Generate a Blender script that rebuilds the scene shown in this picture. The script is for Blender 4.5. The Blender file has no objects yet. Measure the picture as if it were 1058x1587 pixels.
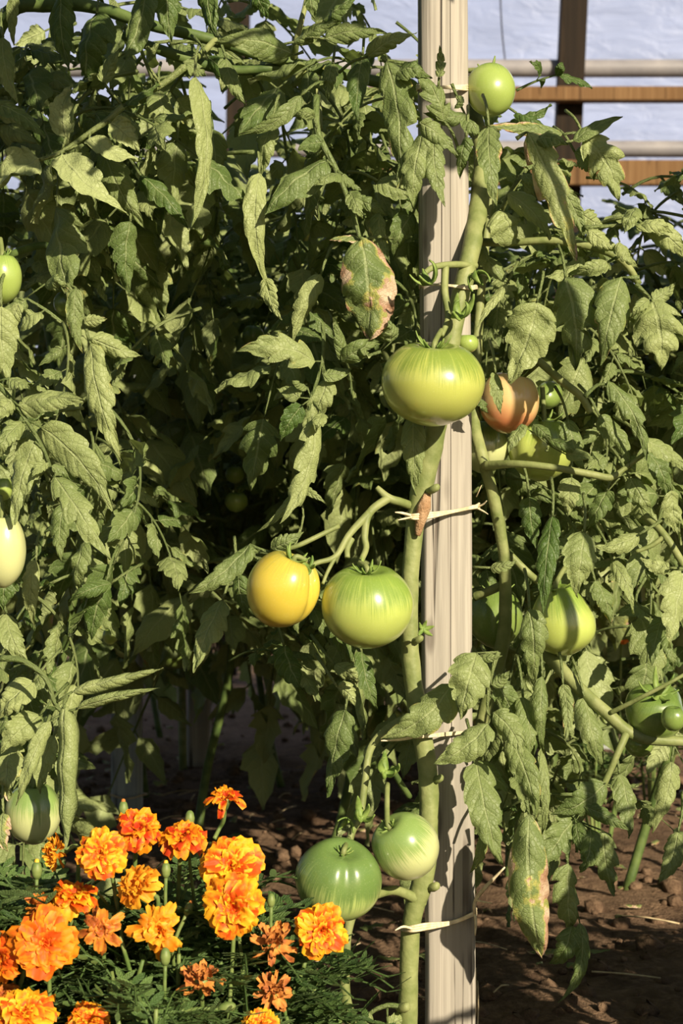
import bpy, math, random
from mathutils import Vector, Matrix, noise
from math import pi, sin, cos, radians as R

C = bpy.context.scene.collection
SC = bpy.context.scene
# ------------------------------------------------------------------ camera, light, exposure
F = 2705.0          # focal length in pixels of the 1058x1587 frame
HC = 0.50           # eye height: a crouching photographer
cam = bpy.data.cameras.new('camera'); camo = bpy.data.objects.new('camera', cam); C.objects.link(camo)
camo.location = (0, 0, HC); camo.rotation_euler = (R(90), 0, 0)
cam.sensor_fit = 'VERTICAL'; cam.sensor_height = 24.0; cam.lens = 24.0 * F / 1587.0
cam.clip_start = 0.05; cam.clip_end = 200
cam.dof.use_dof = True; cam.dof.focus_distance = 1.56; cam.dof.aperture_fstop = 9.0
SC.camera = camo
SC.view_settings.view_transform = 'Standard'; SC.view_settings.look = 'None'
SC.view_settings.gamma = 1; SC.view_settings.use_curve_mapping = False
SC.view_settings.exposure = 0.0
SUN_AZ, SUN_EL = 31.0, 24.0    # degrees to the right of straight behind the camera, and up
sdir = Vector((sin(R(SUN_AZ))*cos(R(SUN_EL)), -cos(R(SUN_AZ))*cos(R(SUN_EL)), sin(R(SUN_EL))))
sl = bpy.data.lights.new('sun', 'SUN'); slo = bpy.data.objects.new('sun', sl); C.objects.link(slo)
sl.energy = 7.9; sl.angle = R(0.6); sl.color = (1.0, 0.87, 0.66)
slo.rotation_euler = sdir.to_track_quat('Z', 'Y').to_euler(); slo.location = sdir*20
W = bpy.data.worlds.new('world'); SC.world = W; W.use_nodes = True
wn = W.node_tree; bg = wn.nodes['Background']
sky = wn.nodes.new('ShaderNodeTexSky'); sky.sky_type = 'NISHITA'; sky.sun_disc = False
sky.sun_elevation = R(SUN_EL); sky.sun_rotation = R(180 - SUN_AZ)
wn.links.new(sky.outputs[0], bg.inputs[0]); bg.inputs[1].default_value = 0.066

def P(px, py, Y): return Vector(((px-529)/F*Y, Y, HC-(py-793.5)/F*Y))
def px2m(p, Y): return p/F*Y

# ------------------------------------------------------------------ node helpers
def newmat(name):
    m = bpy.data.materials.new(name); m.use_nodes = True
    nt = m.node_tree; b = nt.nodes['Principled BSDF']
    return m, nt, b
def N(nt, t, **kw):
    n = nt.nodes.new(t)
    for k, v in kw.items():
        if k.startswith('i_'): n.inputs[int(k[2:])].default_value = v
        else: setattr(n, k, v)
    return n
def L(nt, a, b): nt.links.new(a, b)
def math_(nt, op, a, b=None, clamp=False):
    n = nt.nodes.new('ShaderNodeMath'); n.operation = op; n.use_clamp = clamp
    for i, v in enumerate((a, b)):
        if v is None: continue
        if isinstance(v, (int, float)): n.inputs[i].default_value = v
        else: L(nt, v, n.inputs[i])
    return n.outputs[0]
def mix(nt, fac, a, b):
    n = nt.nodes.new('ShaderNodeMix'); n.data_type = 'RGBA'
    for s, v in ((n.inputs[0], fac), (n.inputs[6], a), (n.inputs[7], b)):
        if isinstance(v, (int, float)): s.default_value = v
        elif isinstance(v, tuple): s.default_value = (*v, 1) if len(v) == 3 else v
        else: L(nt, v, s)
    return n.outputs[2]
def smooth(nt, v, lo, hi, a=0.0, b=1.0):
    n = nt.nodes.new('ShaderNodeMapRange'); n.interpolation_type = 'SMOOTHSTEP'
    L(nt, v, n.inputs[0]); n.inputs[1].default_value = lo; n.inputs[2].default_value = hi
    n.inputs[3].default_value = a; n.inputs[4].default_value = b
    return n.outputs[0]
def bump(nt, b, h, strength, dist):
    n = nt.nodes.new('ShaderNodeBump'); n.inputs['Strength'].default_value = strength
    n.inputs['Distance'].default_value = dist; L(nt, h, n.inputs['Height']); L(nt, n.outputs[0], b.inputs['Normal'])
    return n
def noise_(nt, vec, scale, detail=3, rough=.5, dist=0):
    n = nt.nodes.new('ShaderNodeTexNoise'); n.inputs['Scale'].default_value = scale
    n.inputs['Detail'].default_value = detail; n.inputs['Roughness'].default_value = rough; n.inputs['Distortion'].default_value = dist
    if vec is not None: L(nt, vec, n.inputs['Vector'])
    return n.outputs[0]
def mapping(nt, vec, sc):
    n = nt.nodes.new('ShaderNodeMapping'); n.inputs['Scale'].default_value = sc; L(nt, vec, n.inputs[0]); return n.outputs[0]

# ------------------------------------------------------------------ materials
def leaf_material(name, deep, pale, vein, trans=.22, rough=.5):
    m, nt, b = newmat(name)
    uv = N(nt, 'ShaderNodeTexCoord').outputs['UV']
    sp = N(nt, 'ShaderNodeSeparateXYZ'); L(nt, uv, sp.inputs[0])
    obj = nt.nodes['Texture Coordinate'].outputs['Object'] if 'Texture Coordinate' in nt.nodes else uv
    x = math_(nt, 'ABSOLUTE', math_(nt, 'MULTIPLY', math_(nt, 'SUBTRACT', sp.outputs[0], .5), 2))
    y = sp.outputs[1]
    at = N(nt, 'ShaderNodeAttribute', attribute_name='lf')
    asp = N(nt, 'ShaderNodeSeparateColor'); L(nt, at.outputs['Color'], asp.inputs[0])
    burn, tone = asp.outputs[0], asp.outputs[1]
    n1 = noise_(nt, obj, 60, 3)
    ph = math_(nt, 'MULTIPLY', math_(nt, 'SUBTRACT', math_(nt, 'ADD', y, math_(nt, 'MULTIPLY', n1, .10)), math_(nt, 'MULTIPLY', x, .20)), 6.5)
    side = math_(nt, 'PINGPONG', ph, .5)                       # 0 on a vein, .5 between veins
    vs = smooth(nt, side, 0.0, .07, 1, 0)
    vm = smooth(nt, x, .02, .075, 1, 0)
    v = math_(nt, 'MAXIMUM', math_(nt, 'MULTIPLY', vs, .6), vm)
    vor = N(nt, 'ShaderNodeTexVoronoi', feature='DISTANCE_TO_EDGE'); vor.inputs['Scale'].default_value = 260; L(nt, obj, vor.inputs['Vector'])
    cell = smooth(nt, vor.outputs[0], 0, .12)
    oi = N(nt, 'ShaderNodeObjectInfo')
    tt = math_(nt, 'ADD', tone, math_(nt, 'MULTIPLY', math_(nt, 'SUBTRACT', oi.outputs['Random'], .5), .35))
    n2 = noise_(nt, obj, 22, 2)
    tt = math_(nt, 'ADD', tt, math_(nt, 'MULTIPLY', math_(nt, 'SUBTRACT', n2, .5), .7), True)
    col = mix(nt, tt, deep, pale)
    geo = N(nt, 'ShaderNodeNewGeometry')
    col = mix(nt, math_(nt, 'MULTIPLY', geo.outputs['Backfacing'], .55), col, tuple(min(1, c*1.12+.045) for c in pale))
    col = mix(nt, math_(nt, 'MULTIPLY', v, .42), col, vein)
    # dried patches: yellow rim, tan middle
    n3 = noise_(nt, obj, 75, 4, .6)
    bb = math_(nt, 'ADD', burn, math_(nt, 'MULTIPLY', math_(nt, 'SUBTRACT', n3, .5), 1.5))
    col = mix(nt, math_(nt, 'MULTIPLY', smooth(nt, bb, .36, .58), .8), col, (.42, .40, .10))
    col = mix(nt, smooth(nt, bb, .56, .66), col, mix(nt, smooth(nt, n1, .35, .65), (.62, .47, .32), (.36, .19, .11)))
    L(nt, col, b.inputs['Base Color'])
    b.inputs['Roughness'].default_value = rough; b.inputs['Specular IOR Level'].default_value = .35
    h = math_(nt, 'ADD', math_(nt, 'MULTIPLY', smooth(nt, side, 0, .3), .42), math_(nt, 'MULTIPLY', cell, .22))
    h = math_(nt, 'ADD', math_(nt, 'SUBTRACT', h, math_(nt, 'MULTIPLY', vm, .5)), math_(nt, 'MULTIPLY', n1, .8))
    bump(nt, b, h, .8, .0016)
    tr = N(nt, 'ShaderNodeBsdfTranslucent'); L(nt, mix(nt, .5, col, (.25, .38, .03)), tr.inputs[0])
    ms = N(nt, 'ShaderNodeMixShader'); ms.inputs[0].default_value = trans
    L(nt, b.outputs[0], ms.inputs[1]); L(nt, tr.outputs[0], ms.inputs[2])
    L(nt, ms.outputs[0], nt.nodes['Material Output'].inputs[0])
    return m
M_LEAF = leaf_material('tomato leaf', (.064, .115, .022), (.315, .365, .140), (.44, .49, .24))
M_MLEAF = leaf_material('marigold leaf', (.045, .095, .022), (.13, .21, .055), (.16, .24, .08), .15)

def plain(name, c1, c2, scale=40, rough=.6, bs=.3, bd=.001, spec=.3, detail=4):
    m, nt, b = newmat(name)
    o = N(nt, 'ShaderNodeTexCoord').outputs['Object']
    n = noise_(nt, o, scale, detail)
    L(nt, mix(nt, smooth(nt, n, .3, .7), c1, c2), b.inputs['Base Color'])
    b.inputs['Roughness'].default_value = rough; b.inputs['Specular IOR Level'].default_value = spec
    bump(nt, b, noise_(nt, o, scale*3, 3), bs, bd)
    return m
M_STEM = plain('stem skin', (.15, .185, .055), (.26, .285, .11), 55, .55, .6, .0012)
M_STEMD = plain('dark stem skin', (.06, .10, .025), (.12, .17, .045), 55, .55, .5, .001)
M_SCAR = plain('scarred bark', (.30, .17, .08), (.46, .30, .17), 160, .8, .8, .002)
M_CALYX = plain('calyx', (.10, .17, .03), (.22, .30, .07), 90, .55, .3, .0006)
M_DRY = plain('dried plant', (.34, .22, .12), (.55, .42, .26), 90, .8, .4, .0008)
M_RAFF = plain('raffia', (.62, .50, .30), (.80, .70, .48), 200, .6, .6, .0006)
M_TIP = plain('bud tip', (.75, .42, .03), (.85, .55, .06), 90, .5, .2, .0004)
M_STRAW = plain('straw', (.42, .32, .18), (.62, .50, .30), 120, .7, .3, .0005)
M_DPETAL = plain('withered petal', (.26, .07, .02), (.66, .27, .05), 70, .7, .4, .001)
M_BUD = plain('bud', (.09, .15, .035), (.19, .24, .07), 80, .5, .2, .0004)
M_REDP = plain('far flower', (.65, .08, .02), (.85, .25, .02), 60, .6, .2, .001)

def wood_material(name, c1, c2, cdark, scale=1.0, knots=True):
    m, nt, b = newmat(name)
    o = N(nt, 'ShaderNodeTexCoord').outputs['Object']
    g = mapping(nt, o, (140*scale, 140*scale, 3.2*scale))
    n = noise_(nt, g, 1.0, 5, .6, .6)
    g2 = mapping(nt, o, (34*scale, 34*scale, .9*scale)); n2 = noise_(nt, g2, 1.0, 3, .5, .5)
    col = mix(nt, smooth(nt, n, .36, .62), c1, c2)
    nf = noise_(nt, mapping(nt, o, (520*scale, 520*scale, 7*scale)), 1.0, 3, .6, .2)
    col = mix(nt, math_(nt, 'MULTIPLY', smooth(nt, nf, .5, .68), .28), col, cdark)
    col = mix(nt, smooth(nt, n2, .35, .75), col, tuple(x*.86 for x in c1))
    g3 = mapping(nt, o, (60*scale, 60*scale, .75*scale)); n3 = noise_(nt, g3, 1.0, 2, .4, .3)
    crack = smooth(nt, math_(nt, 'ABSOLUTE', math_(nt, 'SUBTRACT', n3, .5)), .003, .018, 1, 0)
    cr2 = math_(nt, 'MULTIPLY', crack, smooth(nt, noise_(nt, o, 6, 2), .42, .5))
    col = mix(nt, math_(nt, 'MULTIPLY', cr2, .8), col, cdark)
    h = math_(nt, 'SUBTRACT', math_(nt, 'MULTIPLY', n, .22), math_(nt, 'MULTIPLY', cr2, 1.2))
    if knots:
        v = N(nt, 'ShaderNodeTexVoronoi'); v.inputs['Scale'].default_value = 1.0; v.inputs['Randomness'].default_value = 1
        L(nt, mapping(nt, o, (26, 26, 7)), v.inputs['Vector'])
        k = smooth(nt, v.outputs['Distance'], .07, .16, 1, 0)
        col = mix(nt, math_(nt, 'MULTIPLY', k, .6), col, cdark)
        h = math_(nt, 'SUBTRACT', h, math_(nt, 'MULTIPLY', k, .4))
    L(nt, col, b.inputs['Base Color']); b.inputs['Roughness'].default_value = .8; b.inputs['Specular IOR Level'].default_value = .2
    bump(nt, b, math_(nt, 'SUBTRACT', h, math_(nt, 'MULTIPLY', nf, .25)), .8, .0016)
    return m
M_WOOD = wood_material('weathered grey wood', (.34, .31, .26), (.48, .44, .37), (.08, .06, .045))
M_WOODB = wood_material('old bluish grey wood', (.34, .37, .35), (.50, .53, .50), (.05, .05, .05))
M_TIMBER = wood_material('shade-toned brown timber', (.014, .009, .005), (.024, .015, .008), (.01, .006, .003), .5, False)  # shade on the posts is put into this base colour; the wire shares it
M_RAIL = wood_material('orange brown timber', (.15, .08, .032), (.20, .115, .05), (.07, .035, .014), .5, False)

def film_material(name, base, trans):
    m, nt, b = newmat(name)
    o = N(nt, 'ShaderNodeTexCoord').outputs['Object']
    n = noise_(nt, mapping(nt, o, (1.2, 1, 5)), 1.2, 4, .5, .8)
    L(nt, mix(nt, smooth(nt, n, .3, .75), base, tuple(min(1, c*1.25) for c in base)), b.inputs['Base Color'])
    b.inputs['Roughness'].default_value = .35; b.inputs['Specular IOR Level'].default_value = .4
    bump(nt, b, noise_(nt, mapping(nt, o, (3, 1, 9)), 1.5, 4, .55, 1.0), .5, .02)
    tr = N(nt, 'ShaderNodeBsdfTranslucent'); tr.inputs[0].default_value = (.85, .9, 1, 1)
    ms = N(nt, 'ShaderNodeMixShader'); ms.inputs[0].default_value = trans
    L(nt, b.outputs[0], ms.inputs[1]); L(nt, tr.outputs[0], ms.inputs[2])
    L(nt, ms.outputs[0], nt.nodes['Material Output'].inputs[0])
    return m
M_FILM = film_material('greenhouse film', (.27, .325, .53), .22)
M_TUBE = plain('rolled film', (.22, .21, .22), (.32, .30, .30), 12, .4, .2, .002)

def soil_material():
    m, nt, b = newmat('soil')
    o = N(nt, 'ShaderNodeTexCoord').outputs['Object']
    n = noise_(nt, o, 9, 6, .65); n2 = noise_(nt, o, 70, 5, .7)
    col = mix(nt, smooth(nt, n, .3, .7), (.075, .045, .028), (.17, .11, .068))
    col = mix(nt, smooth(nt, n2, .35, .8), col, (.26, .17, .105))
    L(nt, col, b.inputs['Base Color']); b.inputs['Roughness'].default_value = .95; b.inputs['Specular IOR Level'].default_value = .1
    bump(nt, b, math_(nt, 'ADD', n2, noise_(nt, o, 260, 4, .6)), .8, .005)
    return m
M_SOIL = soil_material()

def tomato_material(name, body, shoulder, amount, low=None, dots=0.0):
    """body colour, darker streaked shoulder whose pigment runs down from the stalk end"""
    m, nt, b = newmat(name)
    o = N(nt, 'ShaderNodeTexCoord').outputs['Object']
    at = N(nt, 'ShaderNodeAttribute', attribute_name='lf')
    asp = N(nt, 'ShaderNodeSeparateColor'); L(nt, at.outputs['Color'], asp.inputs[0])
    up = asp.outputs[0]                                         # 1 at the stalk end, 0 at the blossom end
    nrm = N(nt, 'ShaderNodeVectorMath', operation='MULTIPLY'); L(nt, o, nrm.inputs[0]); nrm.inputs[1].default_value = (1, 1, 0)
    nn = N(nt, 'ShaderNodeVectorMath', operation='NORMALIZE'); L(nt, nrm.outputs[0], nn.inputs[0])
    cb = N(nt, 'ShaderNodeVectorMath', operation='MULTIPLY_ADD'); L(nt, o, cb.inputs[0]); cb.inputs[1].default_value = (0, 0, 26); L(nt, nn.outputs[0], cb.inputs[2])
    st = noise_(nt, mapping(nt, cb.outputs[0], (22, 22, 1.1)), 1.0, 4, .6, .4)
    big = noise_(nt, o, 26, 2)
    a = math_(nt, 'ADD', math_(nt, 'MULTIPLY', math_(nt, 'SUBTRACT', st, .5), .9), math_(nt, 'MULTIPLY', math_(nt, 'SUBTRACT', big, .5), .6))
    f = math_(nt, 'ADD', math_(nt, 'ADD', up, a), amount-1.0)
    col = mix(nt, math_(nt, 'MULTIPLY', smooth(nt, f, -.02, .36), .85), body, shoulder)
    if low: col = mix(nt, smooth(nt, math_(nt, 'ADD', up, math_(nt, 'MULTIPLY', big, .4)), .35, .75, 1, 0), col, low)
    fine = noise_(nt, o, 900, 2)
    col = mix(nt, math_(nt, 'MULTIPLY', smooth(nt, fine, .55, .75), .10), col, (.75, .75, .45))
    L(nt, col, b.inputs['Base Color'])
    b.inputs['Roughness'].default_value = .3; b.inputs['Specular IOR Level'].default_value = .5
    b.inputs['Coat Weight'].default_value = .6; b.inputs['Coat Roughness'].default_value = .075
    b.inputs['Subsurface Weight'].default_value = .12; b.inputs['Subsurface Radius'].default_value = (.01, .012, .003); b.inputs['Subsurface Scale'].default_value = .4
    return m

def petal_material(name, edge, heart):
    m, nt, b = newmat(name)
    at = N(nt, 'ShaderNodeAttribute', attribute_name='lf')
    asp = N(nt, 'ShaderNodeSeparateColor'); L(nt, at.outputs['Color'], asp.inputs[0])
    o = N(nt, 'ShaderNodeTexCoord').outputs['Object']
    n = noise_(nt, o, 230, 3)
    e = math_(nt, 'ADD', asp.outputs[0], math_(nt, 'MULTIPLY', math_(nt, 'SUBTRACT', n, .5), .7))
    e = math_(nt, 'ADD', e, math_(nt, 'MULTIPLY', math_(nt, 'SUBTRACT', asp.outputs[1], .5), .5))
    L(nt, mix(nt, smooth(nt, e, .30, .85), heart, edge), b.inputs['Base Color'])
    b.inputs['Roughness'].default_value = .55; b.inputs['Specular IOR Level'].default_value = .25
    tr = N(nt, 'ShaderNodeBsdfTranslucent'); tr.inputs[0].default_value = (*edge, 1)
    ms = N(nt, 'ShaderNodeMixShader'); ms.inputs[0].default_value = .25
    L(nt, b.outputs[0], ms.inputs[1]); L(nt, tr.outputs[0], ms.inputs[2])
    L(nt, ms.outputs[0], nt.nodes['Material Output'].inputs[0])
    return m
M_PET = petal_material('golden marigold petal', (.92, .47, .02), (.66, .075, .006))
M_PETO = petal_material('orange marigold petal', (.90, .30, .015), (.72, .10, .01))
M_PETR = petal_material('red and yellow marigold petal', (.90, .34, .012), (.50, .035, .006))
M_PETW = petal_material('faded marigold petal', (.72, .27, .03), (.40, .10, .02))
M_PETY = petal_material('yellow marigold petal', (.90, .44, .03), (.78, .22, .01))

# ------------------------------------------------------------------ object helpers
def tag(o, label=None, cat=None, group=None, kind=None):
    if label: o['label'] = label
    if cat: o['category'] = cat
    group = group or {'tomato': 'tomatoes hanging on the vines', 'marigold': 'marigold flowers', 'flower bud': 'marigold buds among the flowers', 'tomato plant': 'tomato plants of the bed',
                      'marigold plant': 'marigold plants', 'stake': 'wooden stakes holding the plants', 'tie': 'raffia ties round the near stake', 'post': 'greenhouse posts', 'roll bar': 'rolled film bars'}.get(cat)
    if group: o['group'] = group
    if kind: o['kind'] = kind
    return o
def empty(name, loc, rot=(0, 0, 0)):
    o = bpy.data.objects.new(name, None); C.objects.link(o); o.location = loc; o.rotation_euler = rot
    o.empty_display_size = .02
    return o
class MB:
    """collects vertices, faces, uv and a colour attribute, then links ONE mesh"""
    def __init__(s): s.v = []; s.f = []; s.uv = []; s.c = []
    def add(s, v, uv=(0, 0), c=(0, .5, 0)): s.v.append(v); s.uv.append(uv); s.c.append(c); return len(s.v)-1
    def grid(s, rows, closed=False):
        n = len(rows[0])
        for i in range(len(rows)-1):
            a, b = rows[i], rows[i+1]
            for j in range(n if closed else n-1):
                k = (j+1) % n
                s.f.append((a[j], a[k], b[k], b[j]))
    def tube(s, pts, rad, sides=8, caps=True, sub=4):
        pts = [Vector(p) for p in pts]
        if not isinstance(rad, (list, tuple)): rad = [rad]*len(pts)
        if len(pts) > 2 and sub > 1:
            q, r = [], []
            for i in range(len(pts)-1):
                p0, p1, p2, p3 = pts[max(i-1, 0)], pts[i], pts[i+1], pts[min(i+2, len(pts)-1)]
                for k in range(sub):
                    t = k/sub
                    q.append(.5*((2*p1)+(p2-p0)*t+(2*p0-5*p1+4*p2-p3)*t*t+(3*p1-p0-3*p2+p3)*t*t*t)); r.append(rad[i]*(1-t)+rad[i+1]*t)
            q.append(pts[-1]); r.append(rad[-1]); pts, rad = q, r
        T = (pts[1]-pts[0]).normalized(); up = Vector((0, 0, 1)) if abs(T.z) < .9 else Vector((1, 0, 0))
        S = T.cross(up).normalized(); rows = []
        for i, p in enumerate(pts):
            T = (pts[min(i+1, len(pts)-1)]-pts[max(i-1, 0)]).normalized()
            S = (S-T*S.dot(T)).normalized(); B = T.cross(S)
            rows.append([s.add(p+(S*cos(a)+B*sin(a))*rad[i], (k/sides, i/len(pts))) for k, a in enumerate([2*pi*k/sides for k in range(sides)])])
        s.grid(rows, True)
        if caps: s.f.append(tuple(reversed(rows[0]))); s.f.append(tuple(rows[-1]))
    def box(s, cx, cy, cz, dx, dy, dz):
        i = len(s.v)
        for z in (-1, 1):
            for y in (-1, 1):
                for x in (-1, 1): s.add(Vector((cx+x*dx/2, cy+y*dy/2, cz+z*dz/2)))
        for f in ((0, 2, 3, 1), (4, 5, 7, 6), (0, 1, 5, 4), (2, 6, 7, 3), (0, 4, 6, 2), (1, 3, 7, 5)): s.f.append(tuple(i+k for k in f))
    def mesh(s, name, mat, sm=True):
        me = bpy.data.meshes.new(name); me.from_pydata([tuple(v) for v in s.v], [], s.f)
        ul = me.uv_layers.new(name='UVMap')
        vi = [0]*len(me.loops); me.loops.foreach_get('vertex_index', vi)
        ul.data.foreach_set('uv', [x for i in vi for x in s.uv[i]])
        ca = me.color_attributes.new('lf', 'FLOAT_COLOR', 'POINT')
        ca.data.foreach_set('color', [x for c in s.c for x in (c[0], c[1], c[2], 1)])
        if sm: me.polygons.foreach_set('use_smooth', [True]*len(me.polygons))
        if mat: me.materials.append(mat)
        me.update(); return me
    def build(s, name, mat, parent=None, sm=True, origin=None):
        """verts are in world space; origin moves the object's own origin; a parent is an unrotated empty"""
        off = Vector(origin) if origin is not None else (Vector(parent.location) if parent else Vector((0, 0, 0)))
        s.v = [Vector(v)-off for v in s.v]
        o = bpy.data.objects.new(name, s.mesh(name, mat, sm)); C.objects.link(o)
        if parent: o.parent = parent; o.location = off-Vector(parent.location)
        else: o.location = off
        return o

# ------------------------------------------------------------------ leaflet
def leaflet(mb, P0, P1, hw, nrm, bend=Vector((0, 0, 0)), roll=.6, fold=.25, teeth=6, depth=.2, burn=0.0, tone=.5, rnd=None, ruf=.12, nv=28, blunt=False):
    rnd = rnd or random
    U = (-1, -.8, -.55, -.28, 0, .28, .55, .8, 1) if nv > 20 else (-1, -.68, -.34, 0, .34, .68, 1) if nv > 14 else (-1, -.5, 0, .5, 1)
    pm = (P0+P1)/2+bend*2
    ph = rnd.random()*6; fr = 6+rnd.random()*5; ph2 = rnd.random()*6
    pk = .40 if not blunt else .5; qk = 1.05 if not blunt else .62
    tm = pk/(pk+qk); pmax = tm**pk*(1-tm)**qk
    ts = rnd.random(); rows = []; tw0 = rnd.uniform(-.5, .5); ld = [[rnd.uniform(.35, 1.25) for _ in range(14)] for _ in (0, 1)]
    for i in range(nv+1):
        t = i/nv
        sp = P0*(1-t)**2+pm*2*t*(1-t)+P1*t*t
        T = ((pm-P0)*(1-t)+(P1-pm)*t)
        if T.length < 1e-6: T = P1-P0
        T = T.normalized(); S = T.cross(nrm)
        if S.length < 1e-4: S = T.cross(Vector((.3, .2, 1)))
        S = S.normalized(); B = S.cross(T)
        S, B = S*cos(tw0*(t-.4)*2)+B*sin(tw0*(t-.4)*2), B*cos(tw0*(t-.4)*2)-S*sin(tw0*(t-.4)*2)
        w = hw*max(t, 0)**pk*max(1-t, 0)**qk/pmax
        if i == 0: w = hw*.04
        row = []
        for u in U:
            au = abs(u); sg = 1 if u >= 0 else -1
            tq = (t**1.15)*teeth+(.37 if u > 0 else ts*.5); tt = tq % 1.0
            dk = ld[0 if u > 0 else 1][int(tq) % 14]
            lob = sin(pi*min(1, tt/.72)*.5) if tt < .72 else cos(pi*.5*(tt-.72)/.28)
            cut = 1-depth*dk*(1-lob**.7)*(au**2)*(1 if .04 < t < .95 else 0)
            ang = roll*au
            r = w*cut
            if abs(roll) > .05:
                xx = r*sin(ang)/roll; zz = r*(1-cos(ang))/roll
            else: xx = r*au; zz = 0
            zz = zz-fold*r*au+ruf*r*sin(fr*t+ph+sg*ph2)*au+.06*hw*sin(t*9*2.2+u*3+ph)*(1-au*.5)+.34*hw*noise.noise(Vector((t*4.2+ts*31, u*1.9, ph)))*min(1, t*6)*min(1, au*2.5)
            pos = sp+S*(xx*sg)+B*(-zz)+T*(depth*.8*r*au*au*(tt if tt < .75 else (1-tt)*3)*.9)
            bv = burn*(max(0, (au-.35)/.65)**1.5*(.25+.8*max(0, noise.noise(Vector((t*4, sg*3, ts*20)))+.3))+max(0, t-.8)*1.6)
            if burn > 1: bv += (burn-1)*.95*(noise.noise(Vector((t*3.6+ts*9, u*1.5, ts*7)))+.22)
            row.append(mb.add(pos, (u*.5+.5, t), (max(0, min(1, bv)), tone, t)))
        rows.append(row)
    mb.grid(rows)

def jv(rnd, s): return Vector((rnd.uniform(-s, s), rnd.uniform(-s, s), rnd.uniform(-s, s)))

# digitised leaflets: (bx,by, tx,ty, half width px, sideways bow px, flags)
def put_leaflet(mb, e, Y, rnd, tipdy=None):
    bx, by, tx, ty, hw, bow, fl = e
    y0 = Y+rnd.uniform(-.006, .006); y1 = Y+(tipdy if tipdy is not None else rnd.uniform(-.022, .012))
    P0, P1 = P(bx, by, y0), P(tx, ty, y1)
    d = Vector((tx-bx, ty-by)); n = d.length; perp = Vector((-d.y, d.x))/max(n, 1)
    bend = Vector((perp.x*bow/F*Y, rnd.uniform(-.012, .004)-n/F*Y*.06, -perp.y*bow/F*Y))
    tilt = rnd.uniform(-30, 30)
    if 'D' in fl: tilt = 52
    if 'E' in fl: tilt = -52
    if 'F' in fl: tilt = 5
    ax = (P1-P0).normalized(); nr = Vector((0, -1, .25)); nr = nr-ax*nr.dot(ax)
    if nr.length < .05: nr = Vector((0, -1, 0))
    nr = Matrix.Rotation(R(tilt), 3, ax) @ nr.normalized()
    if 'k' in fl: nr = -nr
    h = px2m(hw, Y)/max(.55, cos(R(tilt)))
    roll, fold, teeth, dep, burn, tone, ruf, blunt = rnd.uniform(.5, 1.3), rnd.uniform(.0, .25), 5, .26, 0, rnd.uniform(.35, .62), .13, False
    if 'l' in fl: teeth, dep = 3.6, .62
    if 's' in fl: dep, teeth = .07, 5
    if 'o' in fl: blunt = True; dep = .12
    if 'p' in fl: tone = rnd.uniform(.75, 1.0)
    if 'd' in fl: tone = rnd.uniform(.02, .2)  # deep green; on some leaves shade is put into the tone
    if 'b' in fl: burn = .85
    if 'B' in fl: burn = 1.7
    if 'r' in fl: roll, fold, dep, ruf, teeth = 2.9, 0, .05, .05, 5; h *= 2.6
    if 'c' in fl: roll, fold, ruf = 1.5, .1, .2; h *= 1.35
    if 'w' in fl: ruf = .3
    h *= 1.08
    leaflet(mb, P0, P1, h, nr, bend, roll, fold, teeth, dep, burn, tone, rnd, ruf, blunt=blunt)

def put_leaf(plant, Y, rachis, rw, lfs, seed, label=None):
    rnd = random.Random(seed); mb = MB()
    for e in lfs: put_leaflet(mb, e, Y, rnd)
    if rachis:
        pts = [P(p[0], p[1], Y+.004+(p[2] if len(p) > 2 else 0)) for p in rachis]
        n = len(pts); mb.tube(pts, [px2m(rw*(1-.5*i/(n-1)), Y) for i in range(n)], 6)
        for e in lfs:
            b = P(e[0], e[1], Y)
            q = min(pts, key=lambda p: (p-b).length)
            if (q-b).length > .003: mb.tube([q, b], px2m(rw*.35, Y), 5, sub=1)
    else:
        for e in lfs:
            b = P(e[0], e[1], Y); d = (b-P(e[2], e[3], Y)).normalized()
            mb.tube([b, b+d*.015+Vector((0, .006, .004)), b+d*.028+Vector((0, .03, .006))], [.0012, .0014, .0017], 5, sub=3)
    o = mb.build('leaf', M_LEAF, plant)
    if label: o['label'] = label
    return o

# generic compound leaves, base at the origin, running along +X and drooping
def compound(seed, length=.19, pairs=3, sz=.062, droop=.5, nv=16):
    rnd = random.Random(seed); mb = MB(); pts = []
    for i in range(7):
        t = i/6; a = droop*t*1.6-.25
        pts.append(Vector((length*(t-.18*droop*t*t), .012*sin(t*3+seed), -length*droop*.75*t*t+.02*sin(t*pi))))
    mb.tube(pts, [.0026-.0016*i/6 for i in range(7)], 5, sub=2)
    def on(t):
        k = min(5, int(t*6)); f = t*6-k; return pts[k]*(1-f)+pts[k+1]*f
    for p in range(pairs):
        t = .34+.56*p/pairs
        for sg in (-1, 1):
            b = on(t+rnd.uniform(-.03, .03)); s = sz*rnd.uniform(.75, 1.1)*(1-.12*(pairs-p-1))
            d = Vector((rnd.uniform(.2, .8), sg*rnd.uniform(.6, 1), rnd.uniform(-1.2, .1))).normalized()
            b2 = b+d*.01; mb.tube([b, b2], .0011, 4, sub=1)
            leaflet(mb, b2, b2+d*s, s*.33, Vector((rnd.uniform(-.4, .4), rnd.uniform(-.4, .4), 1)), Vector((0, 0, s*.08)), rnd.uniform(.6, 1.6), .1, 3.8, .4, rnd.choice((0, 0, 0, .5)), rnd.uniform(.15, .75), rnd, .22, nv)
    b = pts[-1]; d = (pts[-1]-pts[-2]).normalized()+Vector((0, 0, -.3))
    leaflet(mb, b, b+d.normalized()*sz*1.25, sz*.42, Vector((.2, rnd.uniform(-.3, .3), 1)), Vector((0, 0, sz*.08)), .9, .1, 3.4, .6, rnd.choice((0, .5)), rnd.uniform(.3, .8), rnd, .18, nv)
    return mb.mesh('leaf', M_LEAF)
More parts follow.
